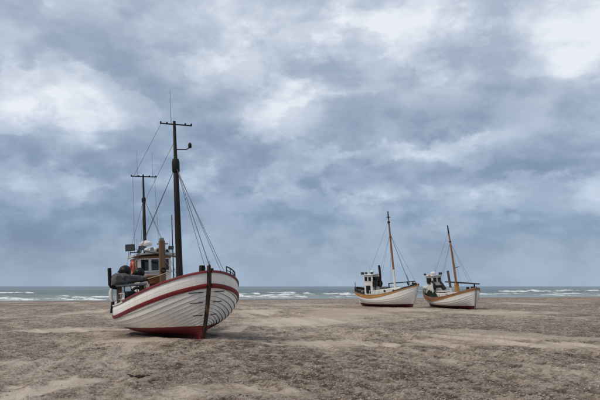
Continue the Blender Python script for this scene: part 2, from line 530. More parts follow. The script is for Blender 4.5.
def sand(x, y):
    """height and dryness of the beach at arrays of points"""
    q = q_of(x, y)
    z = base_z(x, y)
    z = z + .10 * NA.fbm(x / 22, y / 22, 3) * sstep(-8, -40, q)
    dry = .425 + .24 * NB.fbm(x / 6.5 + 3, y / 9 + 8, 4, .55)
    smooth = sstep(.26, .48, NC.fbm(x / 7 + 40, y / 5 + 2, 3, .55)) * .7
    for px, py, hw, hh in PATCHES:
        c = ground_at(px, py)
        rx = abs(ground_at(px + hw, py).x - c.x)
        ry = abs(ground_at(px, py - hh).y - ground_at(px, py + hh).y) / 2
        e = np.hypot((x - c.x) / rx, (y - c.y) / ry) + .9 * NA.fbm(x / (rx * .5) + px, y / (ry * .5), 4, .6)
        smooth = np.maximum(smooth, .95 * sstep(1.2, .35, e))
    dry = dry + .40 * smooth
    marks = []
    for k, (pts, gauge, hw, dep) in enumerate(TRACKS):
        dd, run, sgn = poly_dist(x, y, pts)
        dd = dd + .10 * NA.fbm(x / 1.7 + k, y / 1.7, 3)
        a = np.abs(dd - gauge) if gauge else dd
        w = sstep(hw * 1.25, hw * .7, a)
        worn = .35 + .65 * sstep(-.25, .2, NB.fbm(x / 2.3 + 5 * k, y / 2.3, 3))
        marks.append((a, w, worn, run, sgn, hw, dep))
        smooth = np.maximum(smooth, .42 * w * worn)
    rough = 1 - .88 * smooth
    # churned, trodden sand
    cx, cy = x + .15 * ND(x * 2.1, y * 2.1), y + .15 * NC(x * 2.3 + 9, y * 2.3)
    lump = NB.fbm(cx / .42, cy / .42, 4, .65)
    lump2 = NC.fbm(cx / .17 + 5, cy / .17, 3, .6)
    clod = np.abs(NA.fbm(cx / .22 + 21, cy / .22, 3, .6))
    z = z + rough * (.030 * lump + .045 * clod + .040 * lump2) + .05 * NA.fbm(x / 2.6, y / 2.6, 3)
    dry = dry + rough * (.45 * lump + .45 * lump2)
    # footprints and scuffs: dents with a pushed-up rim
    for cell, rad, dep, sd in ((.62, .14, .032, 3), (.30, .075, .024, 9)):
        gx, gy = np.floor(x / cell).astype(np.int64), np.floor(y / cell).astype(np.int64)
        rt = np.random.default_rng(sd).random((4, 512, 512))
        dent = np.zeros_like(x)
        for ox in (-1, 0, 1):
            for oy in (-1, 0, 1):
                ix, iy = (gx + ox) & 511, (gy + oy) & 511
                px_, py_ = (gx + ox + rt[0][ix, iy]) * cell, (gy + oy + rt[1][ix, iy]) * cell
                a_ = rt[2][ix, iy] * 6.2832
                ux, uy = (x - px_) * np.cos(a_) + (y - py_) * np.sin(a_), -(x - px_) * np.sin(a_) + (y - py_) * np.cos(a_)
                e_ = np.hypot(ux / rad, uy / (rad * .55))
                k_ = np.clip(rt[3][ix, iy] * 1.6 - .35, 0, 1)
                dent += k_ * (-np.exp(-(e_ / .8) ** 4) + .55 * np.exp(-((e_ - 1.25) / .32) ** 2))
        z = z + rough * dep * dent
        dry = dry + rough * .16 * dent
    # rows left by raking wind and wheels across the right foreground
    (ax_, ay_), (bx_, by_) = gpx((320, 334))[0], gpx((600, 384))[0]
    ln = math.hypot(bx_ - ax_, by_ - ay_)
    s_ = ((x - ax_) * (by_ - ay_) - (y - ay_) * (bx_ - ax_)) / ln + .22 * NA.fbm(x / 2.1, y / 2.1, 3)
    row = np.sin(s_ * 2 * math.pi / .52) * rough * sstep(-.22, .18, NC.fbm(x / 4 + 11, y / 4, 3) + .10 * np.clip((x + 2) / 6, -1, 1)) * sstep(-5, 1, x)
    z = z + .016 * row
    dry = dry + .15 * row
    # wheel tracks
    for a, w, worn, run, sgn, hw, dep in marks:
        rim = np.exp(-((a - hw * 1.45) / (hw * .4)) ** 2)
        tread = np.sin(run * 2 * math.pi / .21 + np.where(sgn > 0, 1, -1) * a * 9)
        z = z + worn * (-dep * w + .5 * dep * rim + w * .009 * tread)
        dry = dry + worn * (.30 * rim + w * (.14 * tread + .22))
    # boats: the sand is pressed to the keel and pushed up along the bilges
    for b in BOATS:
        c, s = math.cos(b['yaw']), math.sin(b['yaw'])
        u = (x - b['X']) * c + (y - b['Y']) * s
        w = -(x - b['X']) * s + (y - b['Y']) * c
        zk = b['Z'] + u * math.tan(b['pitch'])
        e = np.hypot(u / (b['L'] / 2 + 1.8), w / (b['B'] + 1.6))
        f = sstep(1.05, .55, e)
        z = z * (1 - f) + f * (zk + .075 + .012 * lump2 + .02 * lump)
        z = z + .06 * np.exp(-((np.hypot(u / (b['L'] / 2), w / 1.35) - .95) / .14) ** 2)
    wet = sstep(-26, -3, q + 5 * NA.fbm(x / 14, y / 14, 2))
    z = z * (1 - wet) + base_z(x, y) * wet
    return z, np.clip(dry, 0, 1) * (1 - .0 * wet), wet, smooth


def grid_mesh(name, xs, ys, fn):
    X, Y = np.meshgrid(xs, ys)
    z, attrs = fn(X, Y)
    nx, ny = len(xs), len(ys)
    me = bpy.data.meshes.new(name)
    me.vertices.add(nx * ny)
    me.vertices.foreach_set('co', np.stack([attrs.pop('X', X), attrs.pop('Y', Y), z], -1).astype(np.float32).ravel())
    i = np.arange(nx * ny).reshape(ny, nx)
    f = np.stack([i[:-1, :-1], i[:-1, 1:], i[1:, 1:], i[1:, :-1]], -1).reshape(-1, 4)
    me.loops.add(f.size); me.loops.foreach_set('vertex_index', f.ravel().astype(np.int32))
    me.polygons.add(len(f)); me.polygons.foreach_set('loop_start', (np.arange(len(f)) * 4).astype(np.int32))
    me.polygons.foreach_set('use_smooth', np.ones(len(f), dtype=bool))
    me.update(calc_edges=True)
    for k, a in attrs.items():
        at = me.attributes.new(k, 'FLOAT', 'POINT')
        at.data.foreach_set('value', a.astype(np.float32).ravel())
    o = bpy.data.objects.new(name, me)
    COL.objects.link(o)
    return o


xr = spaced([(0, 6.5, .055, 0), (6.5, 90, .055, .0085), (90, 1500, 1.5, .12)])
xs = np.concatenate([-xr[:0:-1], xr])
ys = spaced([(-150, 6, 6, -.035), (6, 8, .3, -.08), (8, 180, .028, .0044), (180, 760, 3, .1)])


def beach_fn(X, Y):
    z, dry, wet, sm = sand(X, Y)
    z = np.where(q_of(X, Y) > 3, np.maximum(z, -6), z)
    return z, dict(dry=dry, wet=wet, smooth_sand=sm)


beach = grid_mesh('sand_beach', xs, ys, beach_fn)
tag(beach, 'wide brown sand beach, churned by wheel tracks, sloping to the sea', 'beach', kind='structure')

m, n, b = new_mat('beach sand')
g = n.add('ShaderNodeNewGeometry').outputs['Position']
att = lambda k: (lambda a: a.outputs['Fac'])(n.add('ShaderNodeAttribute', attribute_name=k))
dry, wet, smo = att('dry'), att('wet'), att('smooth_sand')
fine = n.noise(g, 11, 7, .78)
grit = n.noise(g, 60, 3, .7)
mid = n.noise(g, 3.2, 6, .65, .4)
vor = n.add('ShaderNodeTexVoronoi', feature='SMOOTH_F1'); n.put(vor.inputs['Vector'], n.vmath('ADD', g, n.vmath('SCALE', n.noise(g, 9, 3, .5, 0, True), scale=.08))); vor.inputs['Scale'].default_value = 13; vor.inputs['Smoothness'].default_value = .3
grain = vor.outputs['Distance']
v = n.math('ADD', dry, n.math('MULTIPLY', n.math('SUBTRACT', fine, .5), n.range(smo, 0, 1, 3.4, 1.0)))
v = n.math('ADD', v, n.math('MULTIPLY', n.math('SUBTRACT', mid, .5), n.range(smo, 0, 1, 1.5, .4)))
colr = n.ramp(v, [(0, (.088, .063, .046, 1)), (.26, (.190, .142, .106, 1)), (.52, (.315, .246, .189, 1)), (.8, (.43, .348, .276, 1)), (1, (.51, .428, .348, 1))])
colr = n.mix(n.range(grit, .60, .67, 0, .55), colr, (.070, .055, .046, 1))  # dark specks painted in as tiny shadows among the grains
colr = n.mix(n.range(n.noise(g, 33, 2, .5), .66, .72, 0, .5), colr, (.46, .42, .37, 1))
colr = n.mix(n.math('MULTIPLY', wet, .75), colr, (.165, .122, .095, 1))
n.put(b.inputs['Base Color'], colr)
n.put(b.inputs['Roughness'], n.range(wet, 0, 1, .95, .55))
b.inputs['Specular IOR Level'].default_value = .25
bp = n.add('ShaderNodeBump'); bp.inputs['Strength'].default_value = 1.0; bp.inputs['Distance'].default_value = .06
hh = n.math('SUBTRACT', n.math('ADD', n.math('MULTIPLY', fine, 1.0), n.math('MULTIPLY', grit, .3)), n.math('MULTIPLY', grain, 1.0))
n.put(bp.inputs['Height'], n.math('MULTIPLY', hh, n.range(smo, 0, 1, 1, .25))); n.put(b.inputs['Normal'], bp.outputs[0])
beach.data.materials.append(m)

# ------------------------------------------------------------------ sea: sheet in along-shore / offshore coordinates
EA = (1 / SK, SHORE_K / SK); EQ = (-SHORE_K / SK, 1 / SK)


def aq(p):
    return (p.x * EA[0] + (p.y - SHORE_Y) * EA[1], p.x * EQ[0] + (p.y - SHORE_Y) * EQ[1])


BREAKERS = []
for (x0, x1, py, hgt, wid) in [(-60, 78, 299.0, .42, 4.0), (30, 72, 296.6, .5, 2.6), (84, 125, 297.6, .55, 3.2), (205, 318, 296.0, .65, 4.6), (232, 262, 294.6, .6, 4.0), (300, 352, 294.4, .6, 3.6),
                               (338, 372, 295.0, .45, 3.0), (496, 530, 292.3, .75, 5.0), (522, 566, 291.7, .95, 6.0), (556, 584, 290.8, .7, 5.0), (578, 660, 291.4, .8, 6.0), (-60, 40, 293.4, .45, 3.0),
                               (380, 425, 291.0, .5, 4.0), (470, 505, 294.6, .4, 2.5), (140, 190, 292.0, .5, 4.0), (-60, 118, 300.2, .30, 2.2), (60, 100, 298.4, .40, 2.6), (212, 352, 297.4, .32, 2.4), (255, 312, 293.2, .5, 3.4), (340, 420, 296.6, .3, 2.2), (470, 640, 294.0, .35, 2.6), (480, 640, 295.4, .28, 2.0)]:
    A0, Q0 = aq(ground_at(x0, py, SEA_Z)); A1, Q1 = aq(ground_at(x1, py, SEA_Z))
    BREAKERS.append((A0, Q0, A1, Q1, hgt, wid))


def sea_fn(A, Q):
    X = A * EA[0] + Q * EQ[0]; Y = SHORE_Y + A * EA[1] + Q * EQ[1]
    away = sstep(2, 60, Q); far = sstep(900, 400, Q)
    wob = 5 * NA.fbm(A / 40, Q / 60, 3)
    z = .14 * np.sin((Q + wob) * 2 * math.pi / 13) + .10 * np.sin((Q + 2 * wob + A * .2) * 2 * math.pi / 7.7)
    z = z * (.5 + 1.3 * np.clip(NB.fbm(A / 25, Q / 18, 2) + .5, 0, 1)) + .16 * NC.fbm(A / 4, Q / 2.2, 3)
    z = z * away * far
    foam = np.zeros_like(A)
    for k, (a0, q0, a1, q1, hgt, wid) in enumerate(BREAKERS):
        t = (A - a0) / (a1 - a0)
        qc = q0 + (q1 - q0) * t + 2.2 * NA.fbm(A / 16 + 7 * k, A * 0 + k, 3)
        end = sstep(-.06, .10, t) * sstep(1.06, .90, t)
        if not end.any(): continue
        lum = .55 + .9 * np.clip(NB.fbm(A / 6 + 3 * k, A * 0 + 2 * k, 3) + .35, 0, 1)
        dq = Q - qc
        prof = np.exp(-(dq / (wid * np.where(dq < 0, .35, .8))) ** 2)      # steep face towards the shore
        z = z + end * lum * hgt * prof
        foam = np.maximum(foam, end * np.clip(lum, 0, .92) * np.exp(-((dq + wid * .25) / (wid * .65)) ** 2))
        foam = np.maximum(foam, end * .55 * sstep(-wid * 3.2, -wid * .2, dq) * (dq < 0))
    sw = Q - 1.2 * NA.fbm(A / 9, A * 0 + .5, 3) * 4
    foam = np.maximum(foam, .8 * np.exp(-((sw - .4) / .9) ** 2))
    foam = np.maximum(foam, .5 * np.exp(-((sw - 9) / 1.6) ** 2))
    return SEA_Z + z, dict(X=X, Y=Y, foam=foam)


aa = spaced([(0, 330, .9, .0022), (330, 4000, 8, .12), (4000, 40000, 1500, .1)])
aa = np.concatenate([-aa[:0:-1], aa])
qq = spaced([(-5, 130, .42, .0012), (130, 420, .8, .008), (420, 40000, 6, .12)])
sea = grid_mesh('sea', aa, qq, sea_fn)
tag(sea, 'grey green sea with short waves and white breakers near the shore', 'sea', kind='structure')
m, n, b = new_mat('sea water')
g = n.add('ShaderNodeNewGeometry').outputs['Position']
fo = n.add('ShaderNodeAttribute', attribute_name='foam').outputs['Fac']
br = n.noise(n.vmath('MULTIPLY', g, (.35, .9, 1)), .8, 7, .72)
f = n.range(n.math('ADD', fo, n.math('MULTIPLY', n.math('SUBTRACT', br, .5), 2.9)), .60, .90, 0, 1)
patch = n.noise(n.vmath('MULTIPLY', g, (.012, .05, 1)), 1.0, 4, .6)
dp = n.add('ShaderNodeVectorMath', operation='DOT_PRODUCT'); n.put(dp.inputs[0], g); dp.inputs[1].default_value = (EQ[0], EQ[1], 0)
off = n.math('ADD', n.math('SUBTRACT', dp.outputs['Value'], SHORE_Y * EQ[1]), n.math('MULTIPLY', n.math('SUBTRACT', patch, .5), 160.0))
water = n.mix(n.range(patch, .35, .65), (.060, .092, .085, 1), (.100, .138, .120, 1))
water = n.mix(n.range(off, 140, 0, 0, 1, True), water, (.21, .235, .19, 1))     # sand stirred up over the bars
n.put(b.inputs['Base Color'], n.mix(f, water, (.72, .74, .74, 1)))
n.put(b.inputs['Roughness'], n.range(f, 0, 1, .22, .8))
b.inputs['IOR'].default_value = 1.33
b.inputs['Specular IOR Level'].default_value = .32
bp = n.add('ShaderNodeBump'); bp.inputs['Strength'].default_value = 1.0; bp.inputs['Distance'].default_value = .35
n.put(bp.inputs['Height'], n.noise(n.vmath('MULTIPLY', g, (.5, 1.2, 1)), .8, 6, .62)); n.put(b.inputs['Normal'], bp.outputs[0])
sea.data.materials.append(m)


# ================================================================== fishing boats
def hull_pt(p, tau, v, side):
    """planking surface: tau -1 stern .. 1 bow, v 0 keel .. 1 sheer, side -1 starboard / 1 port"""
    L, B, zb, zm, zs = p['L'], p['B'], p['zb'], p['zm'], p['zs']
    tau, v = np.broadcast_arrays(np.asarray(tau, float), np.asarray(v, float))
    Z = sheer_z(p, tau)
    k0 = .20
    a, b_, c, d_ = (1 - v) ** 3, 3 * v * (1 - v) ** 2, 3 * v * v * (1 - v), v ** 3
    ym = a * .08 + b_ * B * p['b1'] + c * B * 1.12 + d_ * B
    zmid = a * k0 + b_ * (k0 + .05) + c * (k0 + .45 * (zm - k0)) + d_ * zm
    g_ = np.abs(tau) ** 3
    f_ = (zmid - k0) / (zm - k0) * (1 - g_) + np.maximum(v, 0) ** .85 * g_
    z = k0 + (Z - k0) * f_
    n_ = p['n0'] + (p['n1'] - p['n0']) * v
    w = np.where(tau > 0, 1 - np.abs(tau) ** n_, 1 - np.abs(tau) ** (n_ * .85))
    w = np.clip(w, 0, 1) ** .62
    y = .07 + (ym - .07) * w
    zf = np.clip(z / Z, 0, 1)
    xb = L / 2 - p['rk'] * (1 - zf) ** 1.5
    xs_ = -L / 2 + p['sk'] * (1 - zf) ** 1.5
    x = np.where(tau > 0, tau * xb, -tau * xs_)
    return np.stack([x, side * y, z], -1)


def sheer_z(p, tau):
    tm = -.25
    r = np.where(tau > tm, (tau - tm) / (1 - tm), (tm - tau) / (1 + tm))
    return p['zm'] + np.where(tau > tm, p['zb'] - p['zm'], p['zs'] - p['zm']) * r ** 1.9


def hull_nrm(p, tau, v, side):
    e = 1e-3
    t0, t1 = np.clip(tau - e, -.9995, .9995), np.clip(tau + e, -.9995, .9995)
    a = hull_pt(p, t1, v, side) - hull_pt(p, t0, v, side)
    c = hull_pt(p, tau, np.minimum(v + e, 1), side) - hull_pt(p, tau, np.minimum(v + e, 1) - 2 * e, side)
    nn = np.cross(a, c) * -side
    nn = nn / np.maximum(np.linalg.norm(nn, axis=-1, keepdims=True), 1e-9)
    return nn


VV = np.linspace(0, 1, 121)


def v_at_z(p, tau, z):
    """v of the planking at height z"""
    return np.array([np.interp(zz, hull_pt(p, t, VV, 1)[:, 2], VV) for t, zz in zip(tau, z)])


TAU = np.sin(np.linspace(-1, 1, 61) * math.pi / 2) * .99995
END = np.clip((1 - np.abs(TAU)) / .03, .12, 1)[:, None]          # planks thin out into the stem rabbet


def band(p, side, top_fn, h_fn, thick, t0=-1, t1=1, mi=0, mb=None):
    """a rail or strake bent round the hull; top_fn/h_fn give top edge below the sheer and height"""
    mb = mb or MB()
    tt = TAU[(TAU >= t0) & (TAU <= t1)]
    zt = sheer_z(p, tt) - top_fn(tt); zl = zt - h_fn(tt)
    vt, vl = v_at_z(p, tt, zt), v_at_z(p, tt, zl)
    pt, pl = hull_pt(p, tt, vt, side), hull_pt(p, tt, vl, side)
    nt, nl = hull_nrm(p, tt, np.minimum(vt, .995), side), hull_nrm(p, tt, vl, side)
    secs = []
    for i in range(len(tt)):
        secs.append([pt[i] - nt[i] * .01, pt[i] + nt[i] * thick * .8, pt[i] * .85 + pl[i] * .15 + nt[i] * thick, pl[i] * .85 + pt[i] * .15 + nl[i] * thick, pl[i] + nl[i] * thick * .8, pl[i] - nl[i] * .01])
    return mb.loft(secs, mi)


def cap_rail(p, side, t0, t1, w_in, w_out, h, mb=None):
    mb = mb or MB()
    tt = TAU[(TAU >= t0) & (TAU <= t1)]
    P = hull_pt(p, tt, 1.0, side)
    nh = hull_nrm(p, tt, .995, side); nh[:, 2] = 0; nh /= np.linalg.norm(nh, axis=1, keepdims=True)
    secs = []
    for q, nn in zip(P, nh):
        o, i = q + nn * w_out, q - nn * w_in
        if side * i[1] < 0: i[1] = 0.0
        if side * o[1] < 0: o[1] = 0.0
        z0 = q[2] + .002
        secs.append([(o[0], o[1], z0), (o[0], o[1], z0 + h * .7), (o[0] - nn[0] * .012, o[1] - nn[1] * .012, z0 + h), (i[0], i[1], z0 + h), (i[0], i[1], z0)])
    return mb.loft(secs)


def make_hull(root, p, n_str, paint, inside, deck_drop, lapshade_d, lapshade='lapshade'):
    # inner skin and frames: one closed body the planks are fastened to
    mb = MB()
    tt = TAU
    for side in (-1, 1):
        vs = np.linspace(0, 1, 13)
        G = np.stack([hull_pt(p, tt, v, side) - hull_nrm(p, tt, min(v, .995), side) * .012 for v in vs], 0)
        I = np.stack([hull_pt(p, tt, v, side) - hull_nrm(p, tt, min(v, .995), side) * .07 for v in vs], 0)
        I[..., 1] = np.where(side * I[..., 1] < .005, side * .005, I[..., 1])
        nv, nt = len(vs), len(tt)
        idx = lambda a, b, o: o + a * nt + b
        vsl = list(G.reshape(-1, 3)) + list(I.reshape(-1, 3)); o2 = nv * nt
        fs = []
        for a in range(nv - 1):
            for b_ in range(nt - 1):
                fs.append((idx(a, b_, 0), idx(a, b_ + 1, 0), idx(a + 1, b_ + 1, 0), idx(a + 1, b_, 0)))
                fs.append((idx(a, b_, o2), idx(a + 1, b_, o2), idx(a + 1, b_ + 1, o2), idx(a, b_ + 1, o2)))
        for b_ in range(nt - 1):
            fs.append((idx(nv - 1, b_, 0), idx(nv - 1, b_ + 1, 0), idx(nv - 1, b_ + 1, o2), idx(nv - 1, b_, o2)))
        mb.add(vsl, fs)
    hull = mb.build('hull', inside, root, 50)
    # clinker strakes, every plank run an object of its own
    mid = hull_pt(p, 0.05, VV, 1)
    arc = np.concatenate([[0], np.cumsum(np.linalg.norm(np.diff(mid, axis=0), axis=1))])
    edges = np.interp(np.linspace(0, arc[-1], n_str + 1), arc, VV)
    for side in (-1, 1):
        for k in range(n_str):
            lo, hi = edges[k], min(edges[k + 1] + .006, 1.0)
            dv = lapshade_d * (1 / arc[-1])
            lo2 = max(lo - dv * .9, 0)
            flush = lo > .78                                     # bulwark planks lie smooth
            A = hull_pt(p, TAU, lo, side) + hull_nrm(p, TAU, max(lo, .002), side) * (.012 if flush else .034) * END
            Bq = hull_pt(p, TAU, hi, side) + hull_nrm(p, TAU, min(hi, .995), side) * .008 * END
            C = hull_pt(p, TAU, hi, side) - hull_nrm(p, TAU, min(hi, .995), side) * .008
            E_ = hull_pt(p, TAU, lo2, side) + hull_nrm(p, TAU, max(lo2, .002), side) * .010 * END
            D = hull_pt(p, TAU, lo2, side) - hull_nrm(p, TAU, max(lo2, .002), side) * .008
            mb = MB()
            mb.loft([[A[i], Bq[i], C[i], D[i], E_[i]] for i in range(len(TAU))], 0, mis=[0, 0, 0, 0, 0] if flush else [0, 0, 0, 1, 1])  # lower edge faces carry the painted lap shadow
            mb.build('strake', [paint, M[lapshade]], hull, 35)
    # deck with camber
    mb = MB()
    tt = TAU[(TAU > -.96) & (TAU < .95)]
    z = sheer_z(p, tt) - deck_drop
    vv = v_at_z(p, tt, z)
    yy = np.maximum(hull_pt(p, tt, vv, 1)[:, 1] - .05, .01)
    xx = hull_pt(p, tt, vv, 1)[:, 0]
    cols = np.linspace(-1, 1, 9)
    secs = []
    for i in range(len(tt)):
        top = [(xx[i], yy[i] * c, z[i] + .07 * (1 - c * c)) for c in cols]
        secs.append(top + [(a, b_, c - .06) for a, b_, c in top[::-1]])
    mb.loft(secs)
    mb.build('deck', 'deck', root, 30)
    return hull


def stem_x(p, z):
    return p['L'] / 2 - p['rk'] * (1 - np.clip(z / p['zb'], 0, 1)) ** 1.5


def make_backbone(root, p, stem_mat, keel_mat, stem_up, straps, paint):
    # stem
    mb = MB()
    zs_ = np.concatenate([np.linspace(.14, .5, 6), np.linspace(.6, p['zb'] + stem_up, 14)])
    secs = []
    for z in zs_:
        x = float(stem_x(p, z)) + (max(0, z - p['zb']) * .18)
        f = x + (.10 if z > .3 else .06 + .04 * z / .3)
        hw = .058 if z < p['zb'] + .02 else .05
        secs.append([(x - .10, -hw, z), (x + .01, -hw, z), (f - .045, -.03, z), (f - .045, .03, z), (x + .01, hw, z), (x - .10, hw, z)])
    mb.loft(secs)
    stem = mb.build('stem_post', [stem_mat], root, 40)
    for zz in straps:
        for s in (-1, 1):
            tt = np.linspace(.950, .996, 8)
            v = v_at_z(p, tt, np.full(8, zz))
            P = hull_pt(p, tt, v, s) + hull_nrm(p, tt, v, s) * .042
            sm = MB(); secs = []
            for q in P:
                secs.append([(q[0], q[1], q[2] - .013), (q[0], q[1] + s * .012, q[2] - .013), (q[0], q[1] + s * .012, q[2] + .013), (q[0], q[1], q[2] + .013)])
            sm.loft(secs); sm.build('stem_strap', 'black', stem)
    # sternpost, keel, rudder
    mb = MB(); secs = []
    for z in np.linspace(.06, p['zs'] + .1, 14):
        x = -p['L'] / 2 + p['sk'] * (1 - min(z / p['zs'], 1)) ** 1.5
        secs.append([(x + .16, -.08, z), (x - .10, -.06, z), (x - .10, .06, z), (x + .16, .08, z)])
    mb.loft(secs); mb.build('stern_post', [paint], root, 40)
    mb = MB()
    xf_, xa = float(stem_x(p, .05)) + .02, -p['L'] / 2 + p['sk'] * .93
    prof = [(xa, .26), (xa, .0), (xa + .1, -.02), (xf_ - .5, -.02), (xf_ - .12, .02), (xf_ + .03, .10), (xf_ + .06, .20), (xf_ - .05, .30)]
    vs = [(x, -.085, z) for x, z in prof] + [(x, .085, z) for x, z in prof]
    k = len(prof)
    mb.add(vs, [tuple(range(k)), tuple(range(2 * k - 1, k - 1, -1))] + [(i, (i + 1) % k, k + (i + 1) % k, k + i) for i in range(k)])
    mb.build('keel', keel_mat, root)
    mb = MB()
    sx = lambda z: -p['L'] / 2 + p['sk'] * (1 - min(z / p['zs'], 1)) ** 1.5 - .11
    zz_ = [.06, .3, .6, 1.0, p['zs'] + .12]
    prof = [(sx(z), z) for z in zz_] + [(sx(z) - wd, z) for z, wd in zip(zz_[::-1], (.06, .12, .26, .34, .30))]
    vs = [(x, -.035, z) for x, z in prof] + [(x, .035, z) for x, z in prof]; k = len(prof)
    mb.add(vs, [tuple(range(k)), tuple(range(2 * k - 1, k - 1, -1))] + [(i, (i + 1) % k, k + (i + 1) % k, k + i) for i in range(k)])
    mb.build('rudder', [paint], root)
    return stem


def wire(root, a, b_, r=.009, sag=.0, name='stay', mat='wire'):
    a, b_ = Vector(a), Vector(b_)
    k = 6 if sag else 1
    pts = [a.lerp(b_, i / k) - Vector((0, 0, sag * 4 * (i / k) * (1 - i / k))) for i in range(k + 1)]
    return MB().tube(pts, r, 5).build(name, mat, root, 60)


def window(parent, c, w, h, axis, frame='white', depth=.05, name='window'):
    """framed pane on a wall facing axis ('x+','x-','y+','y-')"""
    s = 1 if axis[1] == '+' else -1
    f = .045
    mb = MB()

    def bx(du, dv, su, sv, off, th, mi):
        if axis[0] == 'x': mb.box((c[0] + s * off, c[1] + du, c[2] + dv), (th, su, sv), mi=mi)
        else: mb.box((c[0] + du, c[1] + s * off, c[2] + dv), (su, th, sv), mi=mi)
    bx(0, 0, w, h, .004, .012, 1)
    bx(-w / 2 - f / 2, 0, f, h + 2 * f, .012, depth, 0); bx(w / 2 + f / 2, 0, f, h + 2 * f, .012, depth, 0)
    bx(0, h / 2 + f / 2, w, f, .011, depth, 0); bx(0, -h / 2 - f / 2, w, f, .013, depth + .02, 0)
    return mb.build(name, [M[frame], M['glass']], parent)


def floodlight(parent, c, d_, s=.17, name='floodlight'):
    mb = MB()
    d_ = Vector(d_).normalized()
    rot = d_.to_track_quat('X', 'Z').to_euler()
    mb.box(c, (s * .7, s * 1.5, s * 1.1), rot, 0, bev=.015)
    mb.box(Vector(c) + d_ * s * .36, (.012, s * 1.3, s * .9), rot, 1)
    mb.tube([Vector(c) - Vector((0, 0, s * .5)), Vector(c) - Vector((0, 0, s * 1.3))], .014, 6)
    return mb.build(name, [M['black'], M['lamp']], parent)


def put_on(root, p):
    root.location = (p['X'], p['Y'], p['Z'])
    root.rotation_euler = (p['heel'], -p['pitch'], p['yaw'])
    return root


def in_boat(root):
    """world matrix of a boat, for loose gear lying on it"""
    return Matrix.Translation(root.location) @ root.rotation_euler.to_matrix().to_4x4()


def loose(root, o, at, rz=0.0):
    """a loose thing standing at a point of a boat: own top-level object"""
    o.matrix_world = in_boat(root) @ Matrix.Translation(Vector(at)) @ Matrix.Rotation(rz, 4, 'Z')
    return o


FLEET = 'fishing boats hauled up on the beach'


